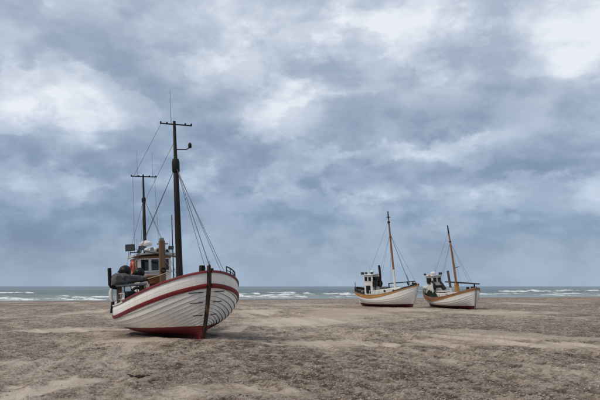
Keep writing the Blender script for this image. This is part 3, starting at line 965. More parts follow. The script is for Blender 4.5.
# ------------------------------------------------------------------ the near boat, red and white
def near_boat():
    p = BOATS[0]
    root = put_on(empty('fishing_boat', (0, 0, 0)), p)
    tag(root, 'large white clinker fishing boat with red stripes and dark masts, nearest on the sand', 'boat', FLEET)
    paint = hull_paint('near boat hull paint', (.86, .835, .785), (.205, .013, .015), p['wl'])
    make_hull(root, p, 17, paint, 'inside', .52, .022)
    stem = make_backbone(root, p, 'stem', 'red', .24, (1.66, 1.33, .92), paint)
    for s in (-1, 1):
        band(p, s, lambda t: .35 + 0 * t, lambda t: .12 + .02 * t, .06).build('rubbing_strake', 'red', root, 40)
        cap_rail(p, s, .20, 1, .10, .055, .075).build('cap_rail', 'red', root, 40)
        cap_rail(p, s, -1, .23, .10, .05, .055).build('cap_rail', 'cream', root, 40)
    # knight head beside the stem
    MB().box((4.62, -.17, 2.36), (.16, .13, .36), (0, .1, .3), bev=.02).build('bitt', 'tar', root)
    MB().box((4.62, .17, 2.30), (.16, .12, .26), (0, .1, -.3), bev=.02).build('bitt', 'tar', root)
    # bow rail on the port side
    mb = MB()
    pts = [hull_pt(p, t, 1.0, 1) for t in (.925, .88, .83, .78)]
    top = [Vector(q) + Vector((0, -.03, .30)) for q in pts]
    mb.tube([Vector(pts[0]) + Vector((0, -.03, .05))] + top + [Vector(pts[-1]) + Vector((0, -.03, .05))], .022, 6)
    mb.tube([Vector(pts[1]) + Vector((0, -.03, .05)), top[1]], .018, 6)
    mb.tube([Vector(pts[2]) + Vector((0, -.03, .05)), top[2]], .018, 6)
    mb.tube([Vector(q) + Vector((0, -.03, .17)) for q in pts], .012, 6)
    mb.build('bow_rail', 'black', root, 60)
    # fore mast
    mast = MB().tube([(1.34, 0, .9), (1.34, 0, 2.6), (1.34, .0, 5.0), (1.34, 0, 6.75), (1.34, 0, 6.8), (1.34, 0, 8.55)], [.135, .13, .115, .10, .075, .055], 14).build('mast', 'mastdark', root, 50)
    MB().lathe([(.13, -.25), (.15, -.2), (.15, .15), (.12, .28)], (1.34, 0, 6.7), n=12).build('mast_band', 'black', mast, 40)
    mb = MB().tube([(1.34, -.55, 8.42), (1.34, .70, 8.42)], [.028, .028], 8)
    for y in (-.55, .70, -.3, .45): mb.box((1.34, y, 8.45), (.06, .05, .11), bev=.01)
    mb.build('yard', 'black', mast)
    mb = MB().tube([(1.34, .02, 7.38), (1.34, .45, 7.40), (1.34, .60, 7.50)], .022, 6)
    mb.lathe([(.055, 0), (.07, .02), (.07, .15), (.05, .19), (.02, .22)], (1.34, .61, 7.48), n=10)
    mb.build('mast_lantern', 'black', mast, 40)
    MB().tube([(1.34, -.13, 8.4), (1.34, -.13, 9.85)], [.010, .005], 5).build('antenna', 'wire', mast)
    # white boot and tackle at mast foot
    mb = MB().lathe([(.20, 0), (.20, .12), (.15, .16)], (1.34, 0, 1.08), n=14); mb.build('mast_step', 'steel', root, 40)
    # stays
    hd = (1.34, 0, 6.72)
    wire(root, hd, (4.90, 0, 2.52)); wire(root, hd, (4.35, .62, 2.25)); wire(root, (1.34, 0, 6.6), (4.1, .85, 2.2))
    wire(root, hd, (-.75, -2.0, 1.45)); wire(root, hd, (-.2, -2.03, 1.45)); wire(root, hd, (-.6, 2.0, 1.45)); wire(root, hd, (0.1, 2.03, 1.45))
    wire(root, (1.34, -.53, 8.42), (-4.4, -.45, 7.5), .007); wire(root, (1.34, 0, 7.75), (-4.4, 0, 6.2), .007)
    MB().box((4.86, 0, 2.58), (.06, .05, .16), (0, -.7, 0), bev=.01).build('turnbuckle', 'steel', root)
    # aft mast
    am = MB().tube([(-4.4, 0, 1.1), (-4.4, 0, 4.0), (-4.4, 0, 6.3), (-4.4, 0, 6.34), (-4.4, 0, 7.6)], [.085, .08, .07, .05, .04], 10).build('aft_mast', 'mastdark', root, 50)
    mb = MB().tube([(-4.4, -.56, 7.5), (-4.4, .62, 7.5)], .026, 8)
    for y in (-.56, .62, -.22, .30): mb.box((-4.4, y, 7.52), (.05, .05, .09), bev=.01)
    mb.build('yard', 'black', am)
    MB().lathe([(.075, -.1), (.1, -.06), (.1, .1), (.07, .16)], (-4.4, 0, 6.3), n=10).build('mast_band', 'black', am, 40)
    MB().tube([(-4.4, -.28, 7.48), (-4.4, -.28, 8.82)], [.009, .004], 5).build('antenna', 'wire', am)
    MB().tube([(-4.4, .46, 7.48), (-4.4, .46, 8.75)], [.009, .004], 5).build('antenna', 'wire', am)
    for y, z, r_ in ((-.50, 3.62, .007), (.55, 3.62, .007)): wire(root, (-4.4, y, 7.5), (-4.1, y * 1.1, z), r_)
    for tip in ((-3.1, -1.55, 1.55), (-3.1, 1.55, 1.55), (-2.55, -.62, 3.62), (-2.55, .62, 3.62)): wire(root, (-4.4, 0, 6.4), tip, .008)
    # wheelhouse
    X0, X1, HY, Z0, Z1 = -4.25, -2.5, .70, .85, 3.46
    wh = MB().box(((X0 + X1) / 2, 0, (Z0 + Z1) / 2), (X1 - X0, 2 * HY, Z1 - Z0), bev=.025).build('wheelhouse', 'white', root)
    mb = MB()
    for y in (-.68, -.235, .215, .66): mb.box((X1 + .012, y, 3.07), (.03, .06, .66))
    mb.build('window_post', 'white', wh)
    for y, w in ((-.455, .33), (-.01, .33), (.44, .33)): window(wh, (X1 + .004, y, 3.06), w, .50, 'x+', 'white')
    for x, w in ((-2.84, .36), (-3.95, .26)):
        window(wh, (x, -HY - .004, 3.06), w, .50, 'y-', 'cream'); window(wh, (x, HY + .004, 3.06), w, .50, 'y+', 'cream')
    dr = MB().box((-3.42, HY + .012, 2.3), (.56, .03, 1.75), bev=.01).build('door', 'brown', wh)
    for z in (2.72, 2.0, 1.6): MB().box((X1 + .010, 0, z), (.03, 2 * HY + .04, .045), bev=.006).build('trim_board', 'cream', wh)
    MB().box((X1 + .014, 0, 3.41), (.05, 2 * HY + .06, .11), bev=.008).build('trim_board', 'brown', wh)
    MB().box(((X0 + X1) / 2, -HY - .014, 3.40), (X1 - X0 + .02, .04, .09), bev=.008).build('trim_board', 'brown', wh)
    # roof with camber
    mb = MB(); secs = []
    for i in range(9):
        c = -1 + i / 4
        y = c * (HY + .17); z = Z1 + .03 + .07 * (1 - c * c)
        secs.append([(X0 - .15, y, z), (X1 + .22, y, z - .02), (X1 + .24, y, z + .05), (X0 - .15, y, z + .08)])
    mb.loft(secs); rf = mb.build('roof', 'cream', wh, 40)
    # roof gear
    mb = MB().tube([(-3.2, -.22, 3.55), (-3.2, -.22, 3.98)], .035, 8, mi=1)
    mb.lathe([(.10, 0), (.26, .03), (.28, .10), (.26, .17), (.15, .25), (.03, .28)], (-3.2, -.22, 3.96), n=18)
    mb.build('radar_dome', ['white', 'steel'], wh, 40)
    floodlight(wh, (-2.55, -1.06, 3.86), (1, -.3, -.25), .26)
    floodlight(wh, (-2.62, -.55, 3.84), (1, 0, -.2), .17)
    floodlight(wh, (-2.42, .28, 3.80), (1, 0, -.2), .15)
    floodlight(wh, (-2.42, .72, 3.80), (1, .3, -.2), .15)
    MB().tube([(-2.6, -.6, 3.64), (-2.55, -1.06, 3.64)], .022, 6).build('lamp_bracket', 'black', wh)
    for y in (-.38, -.02): MB().ball((-2.42, y, 3.72), .11, 14).build('deck_light', 'white', wh, 60)
    mb = MB().lathe([(.11, -.36), (.13, -.33), (.13, -.02), (.14, 0), (.13, .02), (.13, .33), (.11, .36)], (-3.65, .35, 3.76), (0, 1, 0), 16)
    mb.box((-3.65, .1, 3.62), (.4, .05, .12)); mb.box((-3.65, .6, 3.62), (.4, .05, .12)); mb.build('liferaft_canister', 'white', wh, 40)
    mb = MB()
    for y in (-.8, 0, .8): mb.tube([(-4.3, y, 3.52), (-4.3, y, 3.95)], .016, 6)
    mb.tube([(-4.3, -.8, 3.95), (-4.3, .8, 3.95)], .016, 6); mb.build('roof_rail', 'steel', wh)
    MB().tube([(-3.6, -.55, 3.5), (-3.6, -.55, 4.35)], [.012, .006], 5).build('antenna', 'wire', wh)
    MB().tube([(-2.9, .78, 3.5), (-2.9, .78, 4.2)], [.012, .006], 5).build('antenna', 'wire', wh)
    # hoisting post with its spar
    post = MB().box((-.62, -.15, 2.45), (.22, .21, 3.0), bev=.02).build('hoisting_post', 'post', root)
    MB().box((-.62, -.15, 4.0), (.17, .16, .12), bev=.02).build('post_cap', 'steel', post)
    MB().tube([(-.75, -.85, 3.55), (-.75, .62, 3.24)], [.045, .05], 8).build('spar', 'steel', post, 40)
    mb = MB().torus((-.49, -.15, 2.7), .09, .03, (1, 0, 0), 14, 6); mb.build('hoist_block', 'black', post, 40)
    # engine casing, hatch, winch
    cas = MB().box((-1.75, .1, 1.42), (1.3, 1.5, 1.15), bev=.03).build('engine_casing', 'cream', root)
    MB().box((-1.75, .1, 2.02), (1.4, 1.6, .06), bev=.015).build('casing_lid', 'brown', cas)
    MB().box((2.35, 0, 1.55), (1.1, 1.1, .42), bev=.03).build('hatch', 'cream', root)
    mb = MB()
    mb.lathe([(.30, -.40), (.30, -.37), (.13, -.36), (.12, 0), (.13, .36), (.30, .37), (.30, .40)], (.35, .1, 1.42), (0, 1, 0), 18)
    mb.box((.35, -.38, 1.22), (.4, .06, .55)); mb.box((.35, .58, 1.22), (.4, .06, .55)); mb.build('winch', 'black', root, 40)
    # stanchion rail on the starboard bulwark
    mb = MB()
    xs_ = [-1.15, -.65, -.15, .35]
    for x in xs_:
        y = -float(np.interp(x, [-4, 0, 4], [1.15, 1.98, 1.2])) + .02
        mb.tube([(x, y, 1.38), (x, y, 1.86)], .018, 6)
    mb.tube([(-1.15, -1.82, 1.86), (-.15, -1.93, 1.86), (.35, -1.90, 1.84)], .018, 6)
    mb.tube([(-1.15, -1.82, 1.63), (-.15, -1.93, 1.63), (.35, -1.90, 1.62)], .012, 6)
    mb.build('side_rail', 'cream', root)
    # net hauler over the starboard rail
    nh = MB().box((-1.75, -1.25, 2.2), (.62, 1.25, .10), bev=.02).build('net_hauler', 'steel', root)
    for y in (-1.70, -.78):
        MB().box((-1.75, y, 1.53), (.2, .18, 1.3), bev=.015).build('leg', 'post', nh)
    MB().tube([(-1.7, -1.80, 2.14), (-1.7, -2.00, 2.16), (-1.7, -2.07, 2.28), (-1.7, -2.09, 2.95)], [.09, .09, .085, .08], 10).build('hauler_arm', 'black', nh, 50)
    mb = MB().torus((-1.35, -1.05, 1.85), .22, .06, (1, 0, .2), 20, 8); mb.tube([(-1.6, -1.05, 1.85), (-1.2, -1.05, 1.85)], .05, 8); mb.build('hauler_wheel', 'black', nh, 50)
    # white fender strip and black roller at the rail below it
    mb = MB().tube([(-1.7, -2.0, 2.12), (-1.7, -2.06, 1.95), (-1.7, -2.04, 1.72), (-1.7, -1.97, 1.52)], [.06, .075, .075, .06], 10); mb.build('rail_fender', 'white', root, 50)
    MB().tube([(-1.55, -1.99, 1.56), (-1.55, -2.05, 1.10)], [.07, .07], 10).build('rail_roller', 'rubber', root, 50)
    # spare pole lashed upright beside the mast
    MB().tube([(1.22, -.20, 1.15), (1.20, -.19, 4.75)], [.024, .018], 8).build('spare_pole', 'tar', root, 50)
    # wires and lines hanging in the hauling gear
    for k_, (ya, yb) in enumerate(((-1.55, -1.62), (-1.30, -1.2), (-1.05, -1.1), (-.72, -.6))):
        wire(root, (-1.40, ya, 2.18), (-1.1 + .1 * k_, yb, 1.15), .022, .04, 'hanging_line', 'net')
    mb = MB().box((-1.15, -1.38, 1.75), (.30, .34, .38), (0, 0, .3), bev=.03); mb.tube([(-1.15, -1.62, 1.75), (-1.15, -1.1, 1.75)], .09, 10); mb.build('hydraulic_motor', 'black', root, 40)
    # horn and small lamps crowding the wheelhouse roof
    mb = MB().lathe([(.03, 0), (.035, .22), (.09, .34)], (-2.55, -.18, 3.72), (1, 0, .05), 12); mb.tube([(-2.5, -.18, 3.55), (-2.5, -.18, 3.72)], .02, 6); mb.build('horn', 'steel', wh, 40)
    for y_, z_ in ((-.72, 3.74), (.12, 3.76), (.52, 3.72)):
        mb = MB().lathe([(.05, 0), (.075, .02), (.075, .13), (.045, .17)], (-2.36, y_, z_ - .16), n=10); mb.build('roof_lamp', 'black', wh, 40)
    mb = MB().tube([(-2.75, .42, 3.55), (-2.75, .42, 4.02)], .018, 6); mb.box((-2.75, .42, 4.02), (.10, .50, .06), bev=.01); mb.build('scanner_bar', 'steel', wh)
    # tackle, ropes
    wire(root, (-1.2, -.62, 2.42), (1.25, -.15, 2.62), .016, .03, 'mooring_rope', 'rope')
    wire(root, (-.62, -.15, 3.3), (1.3, -.05, 2.2), .008, 0, 'stay')
    for x, y, z, r_ in ((.6, -1.3, 1.1, .24), (2.6, -.9, 1.38, .2)):
        mb = MB()
        for i in range(4): mb.torus((x, y, z + .05 * i), r_ - .015 * i, .03, (0, 0, 1), 20, 6)
        mb.build('rope_coil', 'rope', root, 60)

    # ---- loose gear, each a thing of its own
    mb = MB(); secs = []
    rg = random.Random(3)
    nz = Noise2(77)
    NS, NR = 40, 36
    for i in range(NS + 1):
        t = i / NS
        y = -2.04 + 1.66 * t
        blunt = min(1.0, .62 + 5.0 * t)
        hgt = .44 * blunt * (1 - .80 * max(0, t - .20) / .80) + .06
        dep = .44 * min(1, .7 + 4 * t) * (1 - .45 * t)
        low = 2.20 + .15 * t
        ring = []
        for k in range(NR):
            a = 2 * math.pi * k / NR
            ca, sa = math.cos(a), math.sin(a)
            sq = (abs(ca) ** 3.2 + abs(sa) ** 3.2) ** (-1 / 3.2)          # boxy, as cloth over a frame
            fold = float(nz.fbm(np.array(t * 5 + 3 * ca), np.array(2.2 * sa + t * 9), 4, .6))
            crease = abs(float(nz.fbm(np.array(t * 14 + 8), np.array(1.6 * a + 2 * t), 2)))
            wr = 1 + .20 * fold - .14 * crease
            ring.append((-1.72 + dep * ca * sq * wr, y + .05 * fold, low + hgt / 2 + hgt / 2 * sa * sq * wr))
        secs.append(ring)
    tp = MB().loft(secs).build('tarpaulin', 'tarp', None, 40)
    tp.data.transform(Matrix.Translation((1.72, 1.25, -2.2)))
    loose(root, tp, (-1.72, -1.25, 2.2))
    for k in (5, 13, 22, 30):
        c_ = sum((Vector(q) for q in secs[k]), Vector()) / NR
        lp = [c_ + (Vector(q) - c_) * 1.05 for q in secs[k]]
        o = MB().tube(lp + lp[:1], .014, 5, cap=False).build('lashing', 'wire', tp, 60)
        o.data.transform(Matrix.Translation((1.72, 1.25, -2.2)))
    tag(tp, 'grey tarpaulin wrapped over the hauling gear at the side of the red-striped boat', 'tarpaulin')
    for nm, at, r_, lab in (('buoy', (-1.80, -1.44, 2.80), .255, 'larger round black buoy, left of two on the grey tarpaulin'), ('buoy', (-1.88, -.84, 2.70), .235, 'smaller round black buoy, right of two, before the wheelhouse windows')):
        e = empty(nm, (0, 0, 0)); loose(root, e, at); tag(e, lab, 'buoy', 'black buoys on the near boat')
        MB().ball((0, 0, 0), r_, 22).build('float', 'rubber', e, 60)
        mb = MB().lathe([(.06, r_ * .9), (.06, r_ + .07), (.035, r_ + .09)], (0, 0, 0), (.6, -.8, -.1), 10); mb.torus(Vector((.6, -.8, -.1)) * (r_ + .10), .05, .015, (1, 0, 0), 12, 6)
        mb.build('eyelet', 'black', e, 40)
    e = empty('lifebuoy', (0, 0, 0)); loose(root, e, (-3.38, -.80, 3.0)); tag(e, 'orange lifebuoy hanging on the side of the near boat wheelhouse', 'lifebuoy')
    MB().torus((0, 0, 0), .28, .075, (0, 1, 0), 26, 10).build('ring', 'orange', e, 60)
    for a in range(4):
        an = math.pi / 4 + a * math.pi / 2
        MB().torus((.28 * math.cos(an), 0, .28 * math.sin(an)), .078, .012, (-math.sin(an), 0, math.cos(an)), 14, 6).build('grab_band', 'white', e, 60)
    # brown basket on the casing
    e = empty('fish_basket', (0, 0, 0)); loose(root, e, (-1.55, -.22, 2.05)); tag(e, 'brown fish basket on the casing before the near wheelhouse', 'basket')
    mb = MB().lathe([(.24, 0), (.30, .02), (.39, .30), (.42, .32), (.42, .37), (.38, .37), (.35, .3), (.26, .06)], (0, 0, .14), n=20); mb.build('basket_body', 'brown', e, 40)
    for s in (-1, 1): MB().torus((0, s * .42, .50), .07, .018, (0, 1, 0), 14, 6).build('handle', 'rope', e, 60)
    MB().lathe([(.25, 0), (.27, .06), (.25, .14)], (0, 0, 0), n=16).build('foot_ring', 'tar', e, 40)
    # fish boxes on deck behind the rail
    for i, (x, y, z, rz, mt, cn) in enumerate(((-.35, -1.35, .98, .1, 'black', 'black'), (-.35, -1.33, 1.22, -.08, 'steel', 'grey'), (.5, -.75, 1.05, .3, 'blue', 'blue'))):
        o = fish_box(mt); loose(root, o, (x, y, z), rz)
        tag(o, ['black fish box at the bottom of the stack behind the near boat rail', 'grey fish box stacked on a black one behind the near boat rail', 'blue fish box on the deck by the dark mast of the near boat'][i], 'fish box', 'fish boxes on the near boat')
    o = net_heap('net', .75, .5, .5, 5); loose(root, o, (-.9, -1.3, .95)); tag(o, 'dark heap of fishing net under the grey tarpaulin of the near boat', 'net')
    return root


def fish_box(mat):
    e = empty('fish_box', (0, 0, 0))
    mb = MB(); L_, W_, H_ = .72, .42, .22
    mb.box((0, 0, .015), (L_ - .04, W_ - .04, .03))
    mb.box((0, W_ / 2 - .015, H_ / 2 + .01), (L_, .03, H_), bev=.006); mb.box((0, -W_ / 2 + .015, H_ / 2 + .01), (L_, .03, H_), bev=.006)
    mb.box((L_ / 2 - .015, 0, H_ / 2 + .01), (.03, W_ - .06, H_), bev=.006); mb.box((-L_ / 2 + .015, 0, H_ / 2 + .01), (.03, W_ - .06, H_), bev=.006)
    mb.build('box_body', mat, e)
    for s in (-1, 1): MB().box((s * (L_ / 2 + .012), 0, H_ * .75), (.02, .16, .03), bev=.005).build('handle', mat, e)
    return e


def net_heap(name, rx, ry, rz, seed, mat='net'):
    rg = np.random.default_rng(seed)
    mb = MB(); n_, k_ = 30, 10
    nz = Noise2(seed + 50); secs = []
    for i in range(k_ + 1):
        ph = i / k_ * math.pi / 2
        ring = []
        for k in range(n_):
            a = 2 * math.pi * k / n_
            w = 1 + .45 * float(nz.fbm(np.array(2.2 * math.cos(a) + 5), np.array(2.2 * math.sin(a) + 3 * ph), 3))
            ring.append((rx * math.cos(ph) * math.cos(a) * w, ry * math.cos(ph) * math.sin(a) * w, rz * math.sin(ph) * w))
        secs.append(ring)
    mb.loft(secs)
    return mb.build(name, mat, None, 60)


near = near_boat()


# ------------------------------------------------------------------ the two far boats
def far_wheelhouse(root, X0, X1, HY, Z0, Z1, roof_over=.15):
    wh = MB().box(((X0 + X1) / 2, 0, (Z0 + Z1) / 2), (X1 - X0, 2 * HY, Z1 - Z0), bev=.03).build('wheelhouse', 'white', root)
    zw = Z1 - .42
    for y in (-HY * .5, HY * .5): window(wh, (X1 + .004, y, zw), HY * .72, .5, 'x+', 'white')
    xm = (X0 + X1) / 2
    for x in (xm + (X1 - X0) * .22, xm - (X1 - X0) * .24):
        window(wh, (x, -HY - .004, zw), (X1 - X0) * .34, .5, 'y-', 'white'); window(wh, (x, HY + .004, zw), (X1 - X0) * .34, .5, 'y+', 'white')
    MB().box((xm - .1, HY + .012, zw - .95), (.52, .03, 1.3), bev=.01).build('door', 'brown', wh)
    mb = MB(); secs = []
    for i in range(7):
        c = -1 + i / 3
        y = c * (HY + roof_over); z = Z1 + .01 + .07 * (1 - c * c)
        secs.append([(X0 - roof_over, y, z), (X1 + roof_over + .05, y, z), (X1 + roof_over + .05, y, z + .07), (X0 - roof_over, y, z + .07)])
    mb.loft(secs); mb.build('roof', 'white', wh, 40)
    return wh


def portholes(parent, xs_, y, z, s):
    for x in xs_:
        mb = MB().lathe([(.13, 0), (.13, .02), (.10, .03)], (x, y, z), (0, s, 0), 16, 1); mb.torus((x, y + s * .02, z), .13, .025, (0, 1, 0), 18, 6)
        mb.build('porthole', ['steel', 'glass'], parent, 40)


def deckhouse(root, X0, X1, w0, w1, z0a, z0b, h):
    """long low cabin trunk following the deck"""
    mb = MB(); secs = []
    for i in range(7):
        t = i / 6; x = X0 + (X1 - X0) * t; w = w0 + (w1 - w0) * t; zb_ = z0a + (z0b - z0a) * t
        top = zb_ + h
        secs.append([(x, -w, zb_ - .25), (x, -w, top - .05), (x, -w + .06, top), (x, 0, top + .06), (x, w - .06, top), (x, w, top - .05), (x, w, zb_ - .25)])
    mb.loft(secs)
    return mb.build('deckhouse', 'white', root, 35)


def far_boat_a():
    p = BOATS[1]
    root = put_on(empty('fishing_boat', (0, 0, 0)), p)
    tag(root, 'white fishing boat with ochre band and tall black exhaust pipe, left of the distant pair', 'boat', FLEET)
    paint = hull_paint('second boat hull paint', (.80, .775, .73), (.11, .012, .013), p['wl'])
    make_hull(root, p, 13, paint, 'inside', .50, .010, 'lapshadefaint')
    make_backbone(root, p, 'cream', 'red', .22, (), paint)
    for s in (-1, 1):
        band(p, s, lambda t: .03 + 0 * t, lambda t: .12 + .20 * np.clip(1 - np.abs(t + .25) / .9, 0, 1), .05).build('rubbing_strake', 'ochre', root, 40)
        cap_rail(p, s, -1, .5, .10, .06, .06).build('cap_rail', 'brown', root, 40)
        cap_rail(p, s, .47, 1, .10, .065, .11).build('cap_rail', 'tar', root, 40)
    for s in (-1, 1): MB().box((3.95, s * .25, 2.62), (.25, .14, .36), bev=.02).build('bitt', 'tar', root)
    mast = MB().tube([(1.38, 0, 1.2), (1.34, 0, 2.5), (1.28, 0, 4.3)], [.12, .12, .115], 12).build('mast', 'white', root, 50)
    MB().tube([(1.28, 0, 4.3), (1.1, 0, 7.8), (.98, 0, 10.2)], [.116, .105, .08], 12).build('mast_pole', 'mastoak', mast, 50)
    MB().tube([(.98, 0, 10.15), (.95, 0, 11.0)], [.085, .06], 10).build('mast_top', 'mastdark', mast, 50)
    mb = MB().box((1.12, -.18, 9.7), (.22, .22, .22), (.6, .6, 0), bev=.02); mb.tube([(1.0, 0, 9.72), (1.12, -.18, 9.7)], .03, 6); mb.build('radar_reflector', 'black', mast)
    MB().box((.98, 0, 10.3), (.35, .45, .05), bev=.01).build('crosstree', 'black', mast)
    top = (1.08, 0, 8.4)
    wire(root, top, (3.2, 0, 2.9), .028); wire(root, top, (4.25, 0, 2.65), .012)
    for x, y in ((-.4, -1.66), (.2, -1.7), (-.4, 1.66), (.2, 1.7)): wire(root, top, (x, y, 1.55), .010)
    wire(root, (1.0, 0, 9.9), (-2.2, 0, 3.95), .010)
    MB().lathe([(.05, 0), (.10, .05), (.10, .40), (.05, .5)], (3.2, 0, 2.5), (-.35, 0, 1), 10).build('stay_tackle', 'black', root, 40)
    wh = far_wheelhouse(root, -2.55, -1.35, .62, .95, 3.72)
    mb = MB().tube([(-1.9, .1, 3.75), (-1.9, .1, 4.05)], .04, 8, mi=1); mb.lathe([(.1, 0), (.24, .04), (.24, .14), (.1, .24), (.02, .26)], (-1.9, .1, 4.02), n=16); mb.build('radar_dome', ['white', 'steel'], wh, 40)
    floodlight(wh, (-2.75, -.62, 3.95), (-.2, -1, -.2), .26); floodlight(wh, (-1.4, -.55, 3.98), (1, -.3, -.2), .2); floodlight(wh, (-2.3, -.5, 3.98), (0, -1, -.2), .2)
    MB().tube([(-2.4, .3, 3.78), (-2.4, .3, 4.9)], [.014, .007], 5).build('antenna', 'wire', wh)
    mb = MB().tube([(-.55, -.1, 1.5), (-.58, -.1, 4.2), (-.62, -.1, 4.55), (-.66, -.1, 4.85)], [.13, .13, .14, .12], 12); mb.torus((-.58, -.1, 4.2), .14, .03, (0, 0, 1), 16, 6); mb.build('exhaust_pipe', 'black', root, 50)
    mb = MB().lathe([(.42, -.45), (.42, -.41), (.16, -.40), (.16, .40), (.42, .41), (.42, .45)], (-.98, -.15, 2.75), (0, 1, 0), 18); mb.box((-.98, -.62, 2.2), (.12, .08, 1.2)); mb.box((-.98, .32, 2.2), (.12, .08, 1.2)); mb.build('net_drum', 'black', root, 40)
    dh = deckhouse(root, -1.2, 2.6, 1.0, .75, 1.25, 1.62, .72)
    portholes(dh, (.55, 1.75), -.90, 1.95, -1); portholes(dh, (.55, 1.75), .90, 1.95, 1)
    MB().box((.05, -.1, 2.22), (.9, .8, .3), bev=.04).build('skylight', 'insidedark', dh)
    MB().tube([(.3, .25, 2.72), (3.9, .25, 2.95)], [.06, .05], 8).build('boom', 'tar', root, 50)
    mb = MB().box((.35, .25, 2.45), (.08, .10, .55)); mb.box((3.6, .25, 2.62), (.08, .10, .60)); mb.build('boom_crutch', 'tar', root)
    # starboard rail of the working deck
    mb = MB()
    for i in range(6):
        x = -1.15 + i * .28; mb.tube([(x, -1.52, 1.5), (x, -1.52, 1.98)], .02, 6)
    mb.tube([(-1.2, -1.52, 1.98), (.3, -1.52, 1.98)], .022, 6); mb.build('side_rail', 'white', root)
    # stern rail with canvas
    mb = MB(); secs = []
    tt = TAU[TAU < -.50]
    for s in (-1, 1):
        P = hull_pt(p, tt, 1.0, s)
        mb.tube([q + np.array([0, 0, .42]) for q in P], .022, 6)
        for q in P[::3]: mb.tube([q + np.array([0, 0, .05]), q + np.array([0, 0, .42])], .018, 6)
    mb.build('stern_rail', 'black', root, 60)
    mb = MB()
    for s in (-1, 1):
        P = hull_pt(p, tt, 1.0, s)
        mb.loft([[q + np.array([0, s * .01, .12]), q + np.array([0, s * .02, .40]), q + np.array([0, -s * .01, .40]), q + np.array([0, -s * .02, .12])] for q in P])
    mb.build('rail_canvas', 'net', root)
    MB().box((-1.05, .1, 3.25), (.40, .75, .55), bev=.04).build('winch_cover', 'black', root)
    MB().box((-1.95, -.665, 2.1), (.60, .04, .9), bev=.01).build('side_door', 'black', wh)
    MB().tube([(-4.38, 0, 1.9), (-4.45, 0, 2.95)], [.04, .03], 8).build('stern_staff', 'tar', root)
    MB().tube([(3.65, -.35, 2.5), (3.3, -.45, 3.75)], [.03, .02], 6).build('boat_hook', 'tar', root)
    # loose gear
    o = net_heap('net', .50, .45, .45, 21); loose(root, o, (-3.15, 0, 1.3)); tag(o, 'dark net heap at the stern of the boat with the tall exhaust pipe', 'net')
    o = fish_box('blue'); loose(root, o, (-1.0, -1.15, 1.02), .2); tag(o, 'blue fish box on the side deck of the boat with the tall exhaust pipe', 'fish box')
    return root


